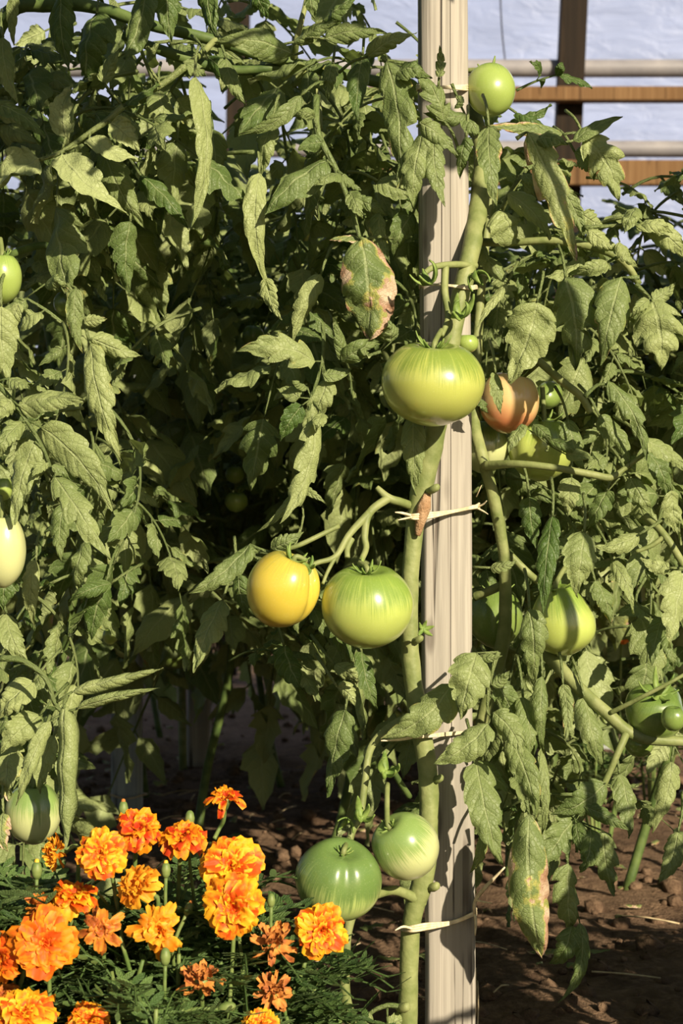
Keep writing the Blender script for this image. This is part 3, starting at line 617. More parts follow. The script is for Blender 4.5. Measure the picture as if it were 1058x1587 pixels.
# ------------------------------------------------------------------ digitised near leaves
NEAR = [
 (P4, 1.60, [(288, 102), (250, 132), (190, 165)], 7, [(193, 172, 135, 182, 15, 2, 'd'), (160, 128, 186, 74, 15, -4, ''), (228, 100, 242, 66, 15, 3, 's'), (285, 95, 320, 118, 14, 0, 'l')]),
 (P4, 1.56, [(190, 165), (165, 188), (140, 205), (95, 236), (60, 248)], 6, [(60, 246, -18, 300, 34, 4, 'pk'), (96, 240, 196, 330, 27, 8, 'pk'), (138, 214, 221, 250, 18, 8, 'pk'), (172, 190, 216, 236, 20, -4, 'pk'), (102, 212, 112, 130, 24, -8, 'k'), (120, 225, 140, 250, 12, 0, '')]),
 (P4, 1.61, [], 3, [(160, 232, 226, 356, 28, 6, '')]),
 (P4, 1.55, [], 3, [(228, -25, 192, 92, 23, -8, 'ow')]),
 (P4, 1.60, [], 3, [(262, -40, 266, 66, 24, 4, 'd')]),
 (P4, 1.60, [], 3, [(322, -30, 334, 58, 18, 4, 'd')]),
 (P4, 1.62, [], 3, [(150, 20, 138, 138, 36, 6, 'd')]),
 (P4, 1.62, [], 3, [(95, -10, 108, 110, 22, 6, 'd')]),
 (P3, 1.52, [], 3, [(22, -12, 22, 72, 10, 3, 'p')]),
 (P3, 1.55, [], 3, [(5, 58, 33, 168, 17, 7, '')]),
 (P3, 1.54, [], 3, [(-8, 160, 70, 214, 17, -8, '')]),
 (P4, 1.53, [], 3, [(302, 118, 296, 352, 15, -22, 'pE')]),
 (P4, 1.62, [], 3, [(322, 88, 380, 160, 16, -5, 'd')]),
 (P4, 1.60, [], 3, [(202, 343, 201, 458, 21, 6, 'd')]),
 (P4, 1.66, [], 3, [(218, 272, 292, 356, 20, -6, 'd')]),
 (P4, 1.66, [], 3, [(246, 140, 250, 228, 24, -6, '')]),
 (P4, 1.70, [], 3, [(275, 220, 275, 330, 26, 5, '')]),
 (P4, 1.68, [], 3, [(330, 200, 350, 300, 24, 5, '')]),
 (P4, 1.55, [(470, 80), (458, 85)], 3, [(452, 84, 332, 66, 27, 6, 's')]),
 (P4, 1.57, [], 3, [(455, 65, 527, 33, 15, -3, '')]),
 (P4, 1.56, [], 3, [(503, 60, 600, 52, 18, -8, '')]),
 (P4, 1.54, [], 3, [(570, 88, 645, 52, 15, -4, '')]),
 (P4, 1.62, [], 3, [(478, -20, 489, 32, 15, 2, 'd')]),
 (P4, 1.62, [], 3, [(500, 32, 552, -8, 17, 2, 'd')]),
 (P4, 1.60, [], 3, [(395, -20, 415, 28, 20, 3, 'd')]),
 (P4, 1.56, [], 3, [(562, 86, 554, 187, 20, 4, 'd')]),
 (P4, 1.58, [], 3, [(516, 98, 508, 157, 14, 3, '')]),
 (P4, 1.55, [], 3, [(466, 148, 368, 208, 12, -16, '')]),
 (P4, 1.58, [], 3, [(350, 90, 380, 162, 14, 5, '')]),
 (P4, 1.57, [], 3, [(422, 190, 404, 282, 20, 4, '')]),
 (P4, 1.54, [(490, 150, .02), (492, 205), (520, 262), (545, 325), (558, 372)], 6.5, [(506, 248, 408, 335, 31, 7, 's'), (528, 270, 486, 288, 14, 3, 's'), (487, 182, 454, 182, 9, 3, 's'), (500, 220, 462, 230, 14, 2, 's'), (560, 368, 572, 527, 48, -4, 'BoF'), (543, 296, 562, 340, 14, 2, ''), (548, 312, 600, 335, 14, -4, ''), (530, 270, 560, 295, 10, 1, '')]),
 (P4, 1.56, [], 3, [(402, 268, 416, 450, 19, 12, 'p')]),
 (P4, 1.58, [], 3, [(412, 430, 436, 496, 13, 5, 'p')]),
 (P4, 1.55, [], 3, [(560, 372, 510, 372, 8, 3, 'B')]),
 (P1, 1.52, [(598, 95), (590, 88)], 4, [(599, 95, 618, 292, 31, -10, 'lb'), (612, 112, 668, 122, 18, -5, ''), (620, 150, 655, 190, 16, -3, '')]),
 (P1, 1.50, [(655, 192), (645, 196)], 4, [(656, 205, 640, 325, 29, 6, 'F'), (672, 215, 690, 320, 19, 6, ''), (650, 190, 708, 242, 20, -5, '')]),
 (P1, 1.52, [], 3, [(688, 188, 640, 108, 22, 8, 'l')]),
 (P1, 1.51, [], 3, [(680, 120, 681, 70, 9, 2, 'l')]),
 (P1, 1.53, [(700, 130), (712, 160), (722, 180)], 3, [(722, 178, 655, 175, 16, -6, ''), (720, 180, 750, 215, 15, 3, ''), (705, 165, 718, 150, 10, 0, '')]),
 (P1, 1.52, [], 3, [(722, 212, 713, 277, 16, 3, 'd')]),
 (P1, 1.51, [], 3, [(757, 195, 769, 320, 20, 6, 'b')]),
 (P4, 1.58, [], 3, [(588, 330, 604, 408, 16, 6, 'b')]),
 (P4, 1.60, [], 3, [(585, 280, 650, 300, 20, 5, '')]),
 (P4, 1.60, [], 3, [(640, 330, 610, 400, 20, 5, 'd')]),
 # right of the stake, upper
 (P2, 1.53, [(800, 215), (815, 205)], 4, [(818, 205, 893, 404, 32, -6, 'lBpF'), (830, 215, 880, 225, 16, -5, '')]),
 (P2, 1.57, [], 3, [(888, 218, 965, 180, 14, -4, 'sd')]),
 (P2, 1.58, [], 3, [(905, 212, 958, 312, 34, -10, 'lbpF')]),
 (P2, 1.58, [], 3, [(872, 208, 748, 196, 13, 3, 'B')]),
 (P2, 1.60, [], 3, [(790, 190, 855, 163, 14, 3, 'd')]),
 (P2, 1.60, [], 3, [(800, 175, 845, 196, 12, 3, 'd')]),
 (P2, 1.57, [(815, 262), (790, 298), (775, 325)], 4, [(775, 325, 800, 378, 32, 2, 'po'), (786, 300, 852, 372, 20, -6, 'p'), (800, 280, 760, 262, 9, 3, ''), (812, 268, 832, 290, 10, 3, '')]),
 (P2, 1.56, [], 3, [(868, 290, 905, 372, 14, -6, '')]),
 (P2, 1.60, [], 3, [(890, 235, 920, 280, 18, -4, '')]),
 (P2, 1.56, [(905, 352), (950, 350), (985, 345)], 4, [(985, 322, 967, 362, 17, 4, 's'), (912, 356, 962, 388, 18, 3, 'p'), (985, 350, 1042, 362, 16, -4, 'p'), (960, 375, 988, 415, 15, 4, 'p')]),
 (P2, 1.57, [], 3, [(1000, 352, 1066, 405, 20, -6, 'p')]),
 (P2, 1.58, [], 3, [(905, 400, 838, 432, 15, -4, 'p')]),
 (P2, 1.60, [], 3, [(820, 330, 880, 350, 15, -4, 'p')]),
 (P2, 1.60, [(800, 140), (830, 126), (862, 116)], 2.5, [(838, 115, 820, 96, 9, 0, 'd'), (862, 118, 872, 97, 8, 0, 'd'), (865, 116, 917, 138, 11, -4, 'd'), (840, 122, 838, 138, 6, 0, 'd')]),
 (P2, 1.53, [], 3, [(832, 468, 788, 594, 42, -5, 'pF')]),
 (P2, 1.55, [], 3, [(876, 430, 892, 574, 40, -4, 'l')]),
 (P2, 1.54, [(990, 430), (965, 430)], 4, [(962, 430, 930, 567, 32, 5, 'b')]),
 (P2, 1.53, [(985, 440), (1008, 462)], 4, [(1010, 466, 1024, 573, 46, -2, 'plF'), (1012, 466, 1046, 438, 15, 3, 'p'), (1005, 464, 975, 495, 13, 3, 'p')]),
 (P2, 1.57, [], 3, [(942, 406, 876, 426, 14, -4, 'p')]),
 (P2, 1.54, [(905, 615), (925, 597), (940, 596)], 4, [(942, 590, 1002, 714, 22, -10, 'l')]),
 (P2, 1.58, [], 3, [(928, 644, 976, 724, 20, -8, '')]),
 (P2, 1.55, [], 3, [(998, 682, 1066, 734, 17, -8, '')]),
 (P2, 1.60, [], 3, [(1003, 700, 1032, 772, 18, -6, 'd')]),
 (P2, 1.56, [(846, 700), (850, 690)], 3, [(808, 657, 788, 702, 13, 3, 's'), (826, 658, 852, 692, 12, -3, 'ds'), (850, 682, 897, 706, 11, -3, 'd'), (876, 704, 922, 712, 11, -2, 's')]),
 (P2, 1.56, [], 3, [(768, 578, 776, 642, 12, 3, 'b')]),
 (P2, 1.55, [], 3, [(745, 618, 756, 640, 9, 1, 'd')]),
 (P2, 1.62, [], 3, [(880, 650, 905, 730, 20, 4, '')]),
 (P2, 1.62, [], 3, [(745, 380, 790, 440, 18, 4, '')]),
 (P2, 1.60, [], 3, [(785, 440, 738, 510, 10, 4, 'p')]),
 (P2, 1.64, [], 3, [(900, 330, 940, 350, 18, 4, 'p')]),
 # right, middle
 (P2, 1.54, [], 3, [(905, 824, 893, 925, 28, 4, '')]),
 (P2, 1.52, [], 3, [(856, 800, 842, 955, 18, 5, 'd')]),
 (P2, 1.52, [], 3, [(820, 944, 824, 1060, 28, -3, 'F')]),
 (P2, 1.58, [], 3, [(990, 828, 918, 848, 17, -5, 'p')]),
 (P2, 1.57, [], 3, [(1038, 880, 992, 864, 15, -3, 'p')]),
 (P2, 1.56, [], 3, [(1062, 885, 1038, 1005, 28, 4, 'p')]),
 (P2, 1.58, [], 3, [(922, 900, 946, 966, 17, -4, 'b')]),
 (P2, 1.60, [], 3, [(948, 868, 982, 952, 12, -4, 'p')]),
 (P2, 1.58, [(1000, 895), (985, 930), (1010, 955)], 3, [(1026, 958, 1010, 1032, 17, 3, ''), (1000, 890, 1006, 880, 16, 3, 'l'), (1035, 985, 1045, 1040, 12, 3, '')]),
 (P2, 1.55, [], 3, [(840, 1048, 842, 1168, 14, 6, 'bc')]),
 (P2, 1.56, [], 3, [(872, 1060, 876, 1152, 12, -5, 'b')]),
 (P2, 1.57, [], 3, [(905, 1080, 936, 1194, 22, 5, '')]),
 (P2, 1.62, [], 3, [(760, 880, 800, 870, 10, 2, '')]),
 (P2, 1.60, [], 3, [(885, 740, 880, 800, 18, 2, 'p')]),
 (P2, 1.60, [], 3, [(940, 760, 910, 820, 18, 2, '')]),
 (P2, 1.60, [], 3, [(975, 740, 1010, 800, 20, 2, '')]),
 (P2, 1.60, [], 3, [(1040, 760, 1050, 830, 18, 2, 'p')]),
 (P2, 1.62, [], 3, [(820, 770, 830, 850, 18, 2, 'd')]),
 # right, lower
 (P1, 1.50, [(772, 1010), (760, 1050), (755, 1100), (762, 1110)], 4, [(738, 1012, 714, 1115, 35, 4, 'F'), (756, 1122, 671, 1184, 27, -6, ''), (765, 1104, 810, 1172, 22, -7, ''), (742, 1016, 778, 1016, 9, 3, 's'), (762, 1062, 790, 1040, 13, 3, '')]),
 (P1, 1.51, [], 3, [(700, 1060, 590, 1144, 34, -14, 'bF')]),
 (P1, 1.53, [], 3, [(738, 1180, 776, 1340, 29, 5, '')]),
 (P1, 1.54, [], 3, [(788, 1140, 830, 1268, 25, -6, 'b')]),
 (P1, 1.56, [], 3, [(770, 1060, 800, 1130, 18, -4, '')]),
 (P1, 1.56, [], 3, [(810, 1080, 818, 1180, 18, -4, '')]),
 (P1, 1.54, [], 3, [(748, 1285, 727, 1354, 10, -3, 'b')]),
 (P1, 1.50, [(815, 1240), (820, 1265)], 4, [(820, 1262, 839, 1482, 33, 12, 'BcwoF')], 'crumpled leaf with dry tan patches'),
 (P1, 1.57, [], 3, [(735, 1180, 790, 1230, 22, -4, '')]),
 (P1, 1.57, [], 3, [(838, 1160, 838, 1300, 10, -4, '')]),
 (P2, 1.55, [(935, 1215), (915, 1240), (890, 1270), (880, 1330)], 4, [(938, 1214, 853, 1262, 27, -5, ''), (890, 1268, 843, 1345, 26, 5, 'l'), (905, 1250, 975, 1288, 14, -4, ''), (892, 1275, 905, 1325, 13, 3, 's'), (915, 1285, 898, 1352, 17, -3, ''), (935, 1288, 952, 1388, 24, 5, 'l')]),
 (P2, 1.52, [(878, 1325), (880, 1345)], 3, [(880, 1338, 884, 1455, 27, 3, 'l'), (885, 1435, 850, 1494, 18, -4, ''), (898, 1430, 864, 1554, 13, -16, '')]),
 (P2, 1.60, [], 3, [(960, 1200, 975, 1300, 20, -4, '')]),
 (P2, 1.62, [], 3, [(1040, 1180, 1010, 1290, 22, -4, 'p')]),
 (P2, 1.60, [], 3, [(1050, 1290, 1020, 1370, 20, -4, 'pb')]),
 # left column
 (P3, 1.50, [], 3, [(2, 475, 14, 594, 28, 5, 'p')]),
 (P3, 1.51, [(95, 500), (70, 480), (40, 462)], 4, [(64, 484, 30, 508, 19, 2, 'pos'), (30, 470, 22, 520, 12, 3, 'p'), (40, 465, -6, 482, 14, -4, 'bc'), (70, 440, 105, 450, 12, -4, 'bc')]),
 (P3, 1.48, [(-8, 592), (14, 615), (40, 650), (68, 698), (84, 742)], 5, [(28, 628, 132, 622, 24, -8, 'ps'), (14, 586, 48, 604, 12, 0, 'p'), (64, 662, 174, 792, 28, -13, 'p'), (36, 654, 4, 708, 17, 6, 'p'), (54, 684, 22, 814, 23, 6, 'p'), (84, 738, 170, 868, 26, -4, 'pl'), (80, 722, 126, 752, 9, -3, ''), (74, 715, 50, 740, 10, 3, 'p'), (18, 620, -10, 650, 16, 0, 'p')]),
 (P3, 1.53, [(105, 440), (125, 480), (138, 528)], 5, [(118, 446, 128, 548, 14, 6, 'b'), (142, 524, 220, 552, 17, 3, 'pc'), (140, 532, 188, 714, 23, 7, 'pb'), (130, 500, 166, 494, 11, 0, 'pb')]),
 (P3, 1.60, [], 3, [(132, 838, 124, 918, 18, 4, '')]),
 (P3, 1.62, [], 3, [(165, 902, 142, 992, 24, 4, 'd')]),
 (P3, 1.61, [], 3, [(172, 904, 108, 932, 14, 4, 'd')]),
 (P3, 1.58, [], 3, [(24, 866, 6, 944, 28, 4, 'd')]),
 (P3, 1.58, [], 3, [(56, 868, 54, 974, 14, 4, 'p')]),
 (P3, 1.60, [], 3, [(100, 780, 95, 870, 18, 4, '')]),
 (P3, 1.60, [], 3, [(10, 950, 45, 1030, 20, 4, 'p')]),
 (P3, 1.50, [(0, 1020), (35, 1024), (70, 1050), (85, 1090), (98, 1105)], 6, [(112, 1072, 254, 1036, 11, -3, 'pr'), (120, 1098, 248, 1066, 9, -3, 'pr'), (100, 1092, 101, 1325, 15, 2, 'pr'), (78, 1118, 26, 1248, 14, 4, 'pc')], 'pale leaves rolled into tubes'),
 (P3, 1.55, [], 3, [(52, 1056, -4, 1114, 24, 4, 'p')]),
 (P3, 1.56, [], 3, [(62, 1108, 2, 1166, 26, 4, 'p')]),
 (P3, 1.58, [], 3, [(20, 1150, 14, 1240, 26, 4, 'pb')]),
 (P3, 1.55, [], 3, [(85, 1140, 62, 1230, 16, 4, 'p')]),
 (P3, 1.55, [], 3, [(5, 1260, 12, 1320, 16, 4, 'B')]),
 # centre
 (P4, 1.56, [(500, 500), (500, 560), (482, 618), (477, 660)], 4, [(488, 560, 368, 544, 28, 12, 'plb'), (506, 588, 466, 668, 22, -6, 'p'), (490, 650, 434, 812, 25, -14, 'pl'), (464, 616, 428, 602, 13, 2, 'ps'), (468, 628, 434, 684, 16, 3, 'd'), (500, 580, 547, 570, 14, 3, 's'), (476, 600, 452, 590, 9, 0, 's'), (500, 640, 488, 668, 12, 0, 'p')]),
 (P4, 1.55, [(590, 545), (555, 556), (530, 562)], 3, [(606, 530, 604, 497, 17, 0, 's'), (532, 560, 518, 492, 11, 2, 's'), (530, 560, 592, 530, 15, -3, 's'), (560, 555, 570, 545, 12, 0, 's')]),
 (P1, 1.54, [], 3, [(640, 645, 645, 768, 19, 2, '')]),
 (P4, 1.60, [], 3, [(497, 425, 452, 535, 17, 4, 'p')]),
 (P4, 1.58, [(455, 850), (470, 800), (460, 755)], 2.5, [(462, 755, 398, 824, 8, -8, ''), (460, 755, 506, 782, 8, -3, '')]),
 (P1, 1.55, [(448, 850), (420, 856), (388, 844)], 3.5, [(388, 843, 292, 920, 23, -8, ''), (420, 850, 470, 824, 15, 3, ''), (400, 855, 392, 870, 10, 3, '')]),
 (P1, 1.58, [], 3, [(345, 930, 300, 1043, 25, 4, '')]),
 (P1, 1.58, [], 3, [(370, 890, 385, 960, 18, 4, 'd')]),
 (P1, 1.56, [], 3, [(518, 1030, 553, 1060, 14, -6, 'pc')]),
 (P1, 1.56, [], 3, [(522, 1064, 550, 1094, 13, -6, 'pc')]),
 (P1, 1.60, [], 3, [(535, 1100, 508, 1236, 24, 4, 'd')]),
 (P1, 1.60, [], 3, [(560, 1010, 585, 1100, 16, 4, 'd')]),
 (P1, 1.62, [], 3, [(440, 1000, 470, 1070, 24, 4, 'd')]),
 (P1, 1.54, [(626, 1562, 0), (600, 1558), (572, 1572), (565, 1600)], 5, [(600, 1590, 640, 1575, 14, 0, 'p'), (572, 1570, 565, 1620, 10, 0, 'p')]),
]
for i, e in enumerate(NEAR):
    put_leaf(e[0], e[1], e[2], e[3], e[4], 100+i, e[5] if len(e) > 5 else None)

KEEP += [(789, 622, 50, 1.66), (750, 690, 40, 1.71), (850, 612, 26, 1.75), (838, 693, 50, 1.70), (874, 956, 52, 1.60), (768, 955, 40, 1.70), (1015, 1102, 46, 1.60), (760, 139, 44, 1.62), (670, 592, 80, 1.6),
         (366, 777, 20, 2.3), (364, 735, 17, 2.3), (392, 521, 20, 2.2), (524, 1363, 66, 1.6), (628, 1311, 50, 1.6), (52, 1259, 46, 1.58), (4, 851, 50, 1.6), (4, 430, 36, 1.58), (990, 1153, 22, 1.64), (438, 912, 60, 1.6), (569, 938, 70, 1.6),
         (197, 1130, 60, 2.4), (300, 1130, 60, 2.4), (885, 170, 60, 2.4), (960, 60, 90, 2.4), (1030, 170, 50, 2.4), (800, 60, 60, 2.4), (250, 1180, 50, 2.4), (420, 1200, 70, 2.4), (900, 1480, 110, 2.4), (1010, 1450, 100, 2.4), (820, 1520, 60, 2.4)]
# more leaves on the same plants, between and behind the nearest; those above the frame added for shade
def fill(plant, regions, seed, meshes=CLEAF):
    rnd = random.Random(seed)
    for (x0, x1, y0, y1, Y0, Y1, n, smin, smax) in regions:
        for k in range(n):
            px, py, Y = rnd.uniform(x0, x1), rnd.uniform(y0, y1), rnd.uniform(Y0, Y1)
            for _ in range(6):
                if add_leaf(plant, rnd.choice(meshes), P(px, py, Y), rnd.uniform(0, 2*pi), rnd.uniform(-.3, 1.1), rnd.uniform(-.6, .6), rnd.uniform(smin, smax), y1 < -50): break
                px, py, Y = rnd.uniform(x0, x1), rnd.uniform(y0, y1), rnd.uniform(Y0, Y1)
fill(P4, [(0, 640, -60, 120, 1.68, 1.95, 26, .7, 1.0), (0, 620, 100, 400, 1.70, 2.0, 34, .7, 1.0), (20, 520, -420, -140, 1.32, 1.58, 14, .8, 1.0), (300, 620, 380, 560, 1.75, 2.0, 8, .6, .9)], 21)  # the leaves wholly above the frame are unseen, added to shade the upper left
fill(P2, [(760, 1080, 240, 420, 1.66, 1.95, 16, .6, .9), (760, 1080, 420, 900, 1.68, 2.0, 42, .6, .95), (760, 1080, 880, 1200, 1.72, 2.0, 18, .6, .9)], 22)
fill(P3, [(-60, 130, 100, 500, 1.62, 1.9, 22, .6, .9), (-60, 170, 480, 1150, 1.62, 1.9, 34, .6, .9)], 23)
fill(P1, [(600, 760, 60, 330, 1.66, 1.75, 7, .5, .8), (740, 900, 1020, 1250, 1.62, 1.75, 9, .5, .8), (330, 480, 830, 1060, 1.66, 1.85, 10, .5, .8), (520, 780, -480, -120, 1.75, 2.1, 24, .9, 1.2), (460, 640, 120, 640, 1.85, 2.15, 22, .8, 1.1)], 24)  # the leaves wholly above the frame are unseen, added to shade the background

# ------------------------------------------------------------------ tomatoes
def tomato(px, py, rx, ry, Y, mat, label, tilt=(0, 0), ribs=6, rib=.05, seed=0, flat=1.0, crease=None, point=0.0, pear=0.0, cal=True, stem_to=None, group=None, detail=(56, 40), calr=.62):
    """tilt = (towards the camera, to the right) in degrees"""
    r = px2m(rx, Y); h = px2m(ry, Y); c = P(px, py, Y)
    rot = Matrix.Rotation(R(tilt[1]), 3, 'Y') @ Matrix.Rotation(R(tilt[0]), 3, 'X')
    root = empty('tomato', c, rot.to_euler()); tag(root, label, 'tomato', group)
    mb = MB(); na, nb = detail; rows = []; rnd = random.Random(seed)
    ph = rnd.random()*6
    for j in range(nb+1):
        a = pi*j/nb; row = []
        for i in range(na):
            f = 2*pi*i/na
            sh = max(0, cos(a))**.5 if a < pi/2 else 0
            k = 1+rib*(cos(ribs*f+ph)*.6+.4*cos((ribs-1)*f+1+ph))*sin(a)*(.35+.8*sh)+.025*noise.noise(Vector((cos(f)*1.2, sin(f)*1.2, a*1.2+seed)))
            x = r*sin(a)**.92*k*(1-pear*cos(a)-pear*.35); z = h*cos(a)
            z -= h*.24*math.exp(-(a/.33)**2)+h*.05*math.exp(-((pi-a)/.3)**2)
            if point: z -= h*point*math.exp(-((pi-a)/.35)**2)
            v = Vector((x*cos(f), x*sin(f), z))
            if crease is not None:
                da = (f-crease[0]+pi) % (2*pi)-pi
                g = crease[1]*math.exp(-(da/.22)**2)*max(0, cos(a*.62))**1.5*sin(min(a*1.6, pi/2))
                v -= Vector((v.x, v.y, v.z*.55))*g
            row.append(mb.add(v, (i/na, j/nb), (.5+.5*cos(a), .5, 0)))
        rows.append(row)
    mb.grid(rows, True)
    me = mb.mesh('fruit', mat); o = bpy.data.objects.new('fruit', me); C.objects.link(o); o.parent = root
    if cal:
        mb = MB(); top = Vector((0, 0, h*.78)); calyx(mb, top, r*calr, 6, seed, Vector((0, 0, 1)), .55, .13)
        me = mb.mesh('calyx', M_CALYX); o2 = bpy.data.objects.new('calyx', me); C.objects.link(o2); o2.parent = root
        sm = o2.modifiers.new('th', 'SOLIDIFY'); sm.thickness = .001
        mb = MB(); q = top+Vector((0, 0, h*.12))
        pts = [top-Vector((0, 0, h*.1)), q]
        if stem_to:
            tgt = rot.inverted() @ (P(*stem_to)-c); pts.append((q+tgt)/2+Vector((0, 0, h*.03))); pts.append(tgt)
        mb.tube(pts, [.0028, .0024]+[.0024]*(len(pts)-2), 8, sub=4)
        me = mb.mesh('stalk', M_STEM); o3 = bpy.data.objects.new('stalk', me); C.objects.link(o3); o3.parent = root
    return root
TM = tomato_material
G1 = (.50, .56, .115); GD = (.15, .25, .03)
mA = TM('green yellow tomato', (.43, .46, .10), (.15, .23, .03), .45)
mB = TM('yellow orange tomato', (.58, .45, .055), (.34, .32, .05), .34)
mC = TM('lime tomato', (.41, .48, .11), (.15, .25, .035), .48)
mD = TM('plain green tomato', (.30, .39, .09), (.17, .27, .05), .3)
mE = TM('blushing tomato', (.68, .46, .20), (.64, .52, .24), .3, (.62, .22, .09))
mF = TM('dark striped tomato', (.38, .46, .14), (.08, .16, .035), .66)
mG = TM('pale cream green tomato', (.50, .53, .24), (.15, .26, .05), .56)
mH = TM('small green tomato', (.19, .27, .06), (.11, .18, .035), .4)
mI = TM('pale tomato', (.52, .54, .25), (.40, .45, .16), .3)
tomato(670, 592, 80, 66, 1.49, mA, 'large glossy yellow green tomato hanging right before the tall stake', (14, 2), 7, .035, 1, calr=.42, stem_to=(684, 512, 1.51))
tomato(438, 912, 56, 60, 1.50, mB, 'yellow orange tomato with a deep crease beside the stalk', (10, 22), 5, .05, 2, crease=(-.35, .42), stem_to=(478, 872, 1.50), calr=.5)
tomato(569, 938, 71, 65, 1.50, mC, 'round lime green tomato touching the yellow orange one', (14, 0), 6, .045, 3, calr=.4, stem_to=(557, 872, 1.507))
tomato(760, 139, 38.5, 42, 1.60, mD, 'plain green tomato at the very top, against the plastic film', (-25, -8), 4, .02, 4, stem_to=(722, 110, 1.62))
tomato(789, 622, 47, 48, 1.64, mE, 'blushing orange red tomato right of the stake', (5, 12), 5, .03, 5, stem_to=(830, 565, 1.64))
tomato(750, 690, 40, 42, 1.69, mG, 'pale green tomato half hidden by the stake under the blushing one', (0, 0), 5, .03, 6, stem_to=(765, 620, 1.68))
tomato(850, 612, 20.5, 29, 1.72, mH, 'small green tomato just right of the blushing one', (-60, 40), 4, .03, 7, stem_to=(845, 575, 1.70), cal=False)
tomato(838, 693, 51, 51, 1.68, mC, 'green tomato with leaflets lying over it, below the blushing one', (8, 5), 6, .05, 8, stem_to=(840, 600, 1.69), crease=(-2.0, .2))
tomato(870, 956, 54, 56, 1.59, mC, 'bulging lobed green tomato with a pointed end, right of the stake', (8, -12), 3, .07, 9, point=.04, pear=.26, stem_to=(875, 880, 1.60))
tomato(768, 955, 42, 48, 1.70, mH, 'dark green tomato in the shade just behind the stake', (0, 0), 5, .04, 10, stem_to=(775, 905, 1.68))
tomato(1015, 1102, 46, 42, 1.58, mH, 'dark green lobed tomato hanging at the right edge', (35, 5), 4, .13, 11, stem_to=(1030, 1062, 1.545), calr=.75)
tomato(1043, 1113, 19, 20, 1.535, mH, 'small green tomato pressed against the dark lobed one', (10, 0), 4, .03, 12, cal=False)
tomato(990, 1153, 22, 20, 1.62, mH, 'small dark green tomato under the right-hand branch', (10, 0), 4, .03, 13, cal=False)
tomato(524, 1363, 67, 62, 1.48, mF, 'big dark striped green tomato above a marigold flower', (24, 10), 4, .03, 14, crease=(-1.35, .16), stem_to=(540, 1300, 1.505), calr=.22)
tomato(628, 1311, 51, 53, 1.50, mG, 'pale tomato with green shoulder, beside the big striped one', (18, -38), 5, .03, 15, stem_to=(600, 1215, 1.53), calr=.3)
tomato(52, 1259, 43, 48, 1.57, mG, 'pale green tomato behind a rolled leaf, above the marigolds', (5, 0), 5, .04, 16, stem_to=(60, 1180, 1.58))
tomato(4, 851, 36, 58, 1.50, mI, 'pale yellowish tomato cut by the left edge', (5, 0), 5, .03, 17, stem_to=(0, 770, 1.52))
tomato(4, 430, 30, 39, 1.54, mD, 'green tomato near the top of the left edge', (5, 0), 5, .03, 18, stem_to=(0, 370, 1.55))
tomato(6, 757, 14, 18, 1.60, mD, 'small green tomato at the left edge above the pale yellowish one', (5, 0), 4, .03, 19, cal=False)
BG = dict(detail=(28, 20))
tomato(366, 777, 18, 16, 2.25, mD, 'small far green tomato, lower of the pair in the dark foliage', (5, 0), 4, .03, 20, **BG)
tomato(364, 735, 15, 14, 2.28, mD, 'small far green tomato, upper of the pair in the dark foliage', (5, 0), 4, .03, 21, **BG)
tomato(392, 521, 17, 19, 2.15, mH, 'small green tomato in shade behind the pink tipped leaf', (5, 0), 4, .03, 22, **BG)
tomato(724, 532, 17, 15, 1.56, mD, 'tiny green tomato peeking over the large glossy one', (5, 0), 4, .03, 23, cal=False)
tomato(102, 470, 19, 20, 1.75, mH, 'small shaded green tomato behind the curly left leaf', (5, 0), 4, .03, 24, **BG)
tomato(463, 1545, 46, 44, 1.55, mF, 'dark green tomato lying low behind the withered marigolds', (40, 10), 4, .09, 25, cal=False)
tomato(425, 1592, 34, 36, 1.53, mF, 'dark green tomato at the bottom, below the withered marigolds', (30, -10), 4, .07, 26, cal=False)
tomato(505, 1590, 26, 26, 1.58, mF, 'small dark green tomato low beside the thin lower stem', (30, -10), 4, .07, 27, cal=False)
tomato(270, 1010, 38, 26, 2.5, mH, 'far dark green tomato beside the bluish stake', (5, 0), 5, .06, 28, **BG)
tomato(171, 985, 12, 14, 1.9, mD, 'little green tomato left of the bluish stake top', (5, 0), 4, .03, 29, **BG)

# ------------------------------------------------------------------ ties
def tie(pts, w, label, ends=(), flat=.35):
    root = empty('raffia_tie', P(*pts[0])); tag(root, label, 'tie')
    mb = MB(); q = [P(*p) for p in pts]; n = len(mb.v)
    for dz in (-.75, 0, .75): mb.tube([v+Vector((0, 0, px2m(w*dz*(.6+.4*sin(i*1.7)), 1.55))) for i, v in enumerate(q)], px2m(w*.42, 1.55), 6, sub=6)
    mb.build('band', M_RAFF, root)
    for e in ends:
        mb = MB(); r = e[-1]; mb.tube([P(*p) for p in e[:-1]], [px2m(r, 1.55)]*(len(e)-2)+[px2m(r*.4, 1.55)], 6, sub=4); mb.build('loose_end', M_RAFF, root)
fs, bs = 1.573, 1.628
tie([(648, 137, bs), (646, 136, 1.60), (652, 134, fs), (685, 135, fs-.004), (718, 136, fs), (724, 136, 1.60), (722, 137, bs), (648, 137, bs)], 5, 'white raffia tie round the stake beside the top tomato')
tie([(652, 446, bs), (650, 444, 1.60), (656, 441, fs), (690, 442, 1.545), (725, 446, 1.545), (737, 445, 1.56), (738, 446, 1.60), (730, 447, bs), (652, 446, bs)], 3.5, 'raffia tie round stake and stem above the large glossy tomato')
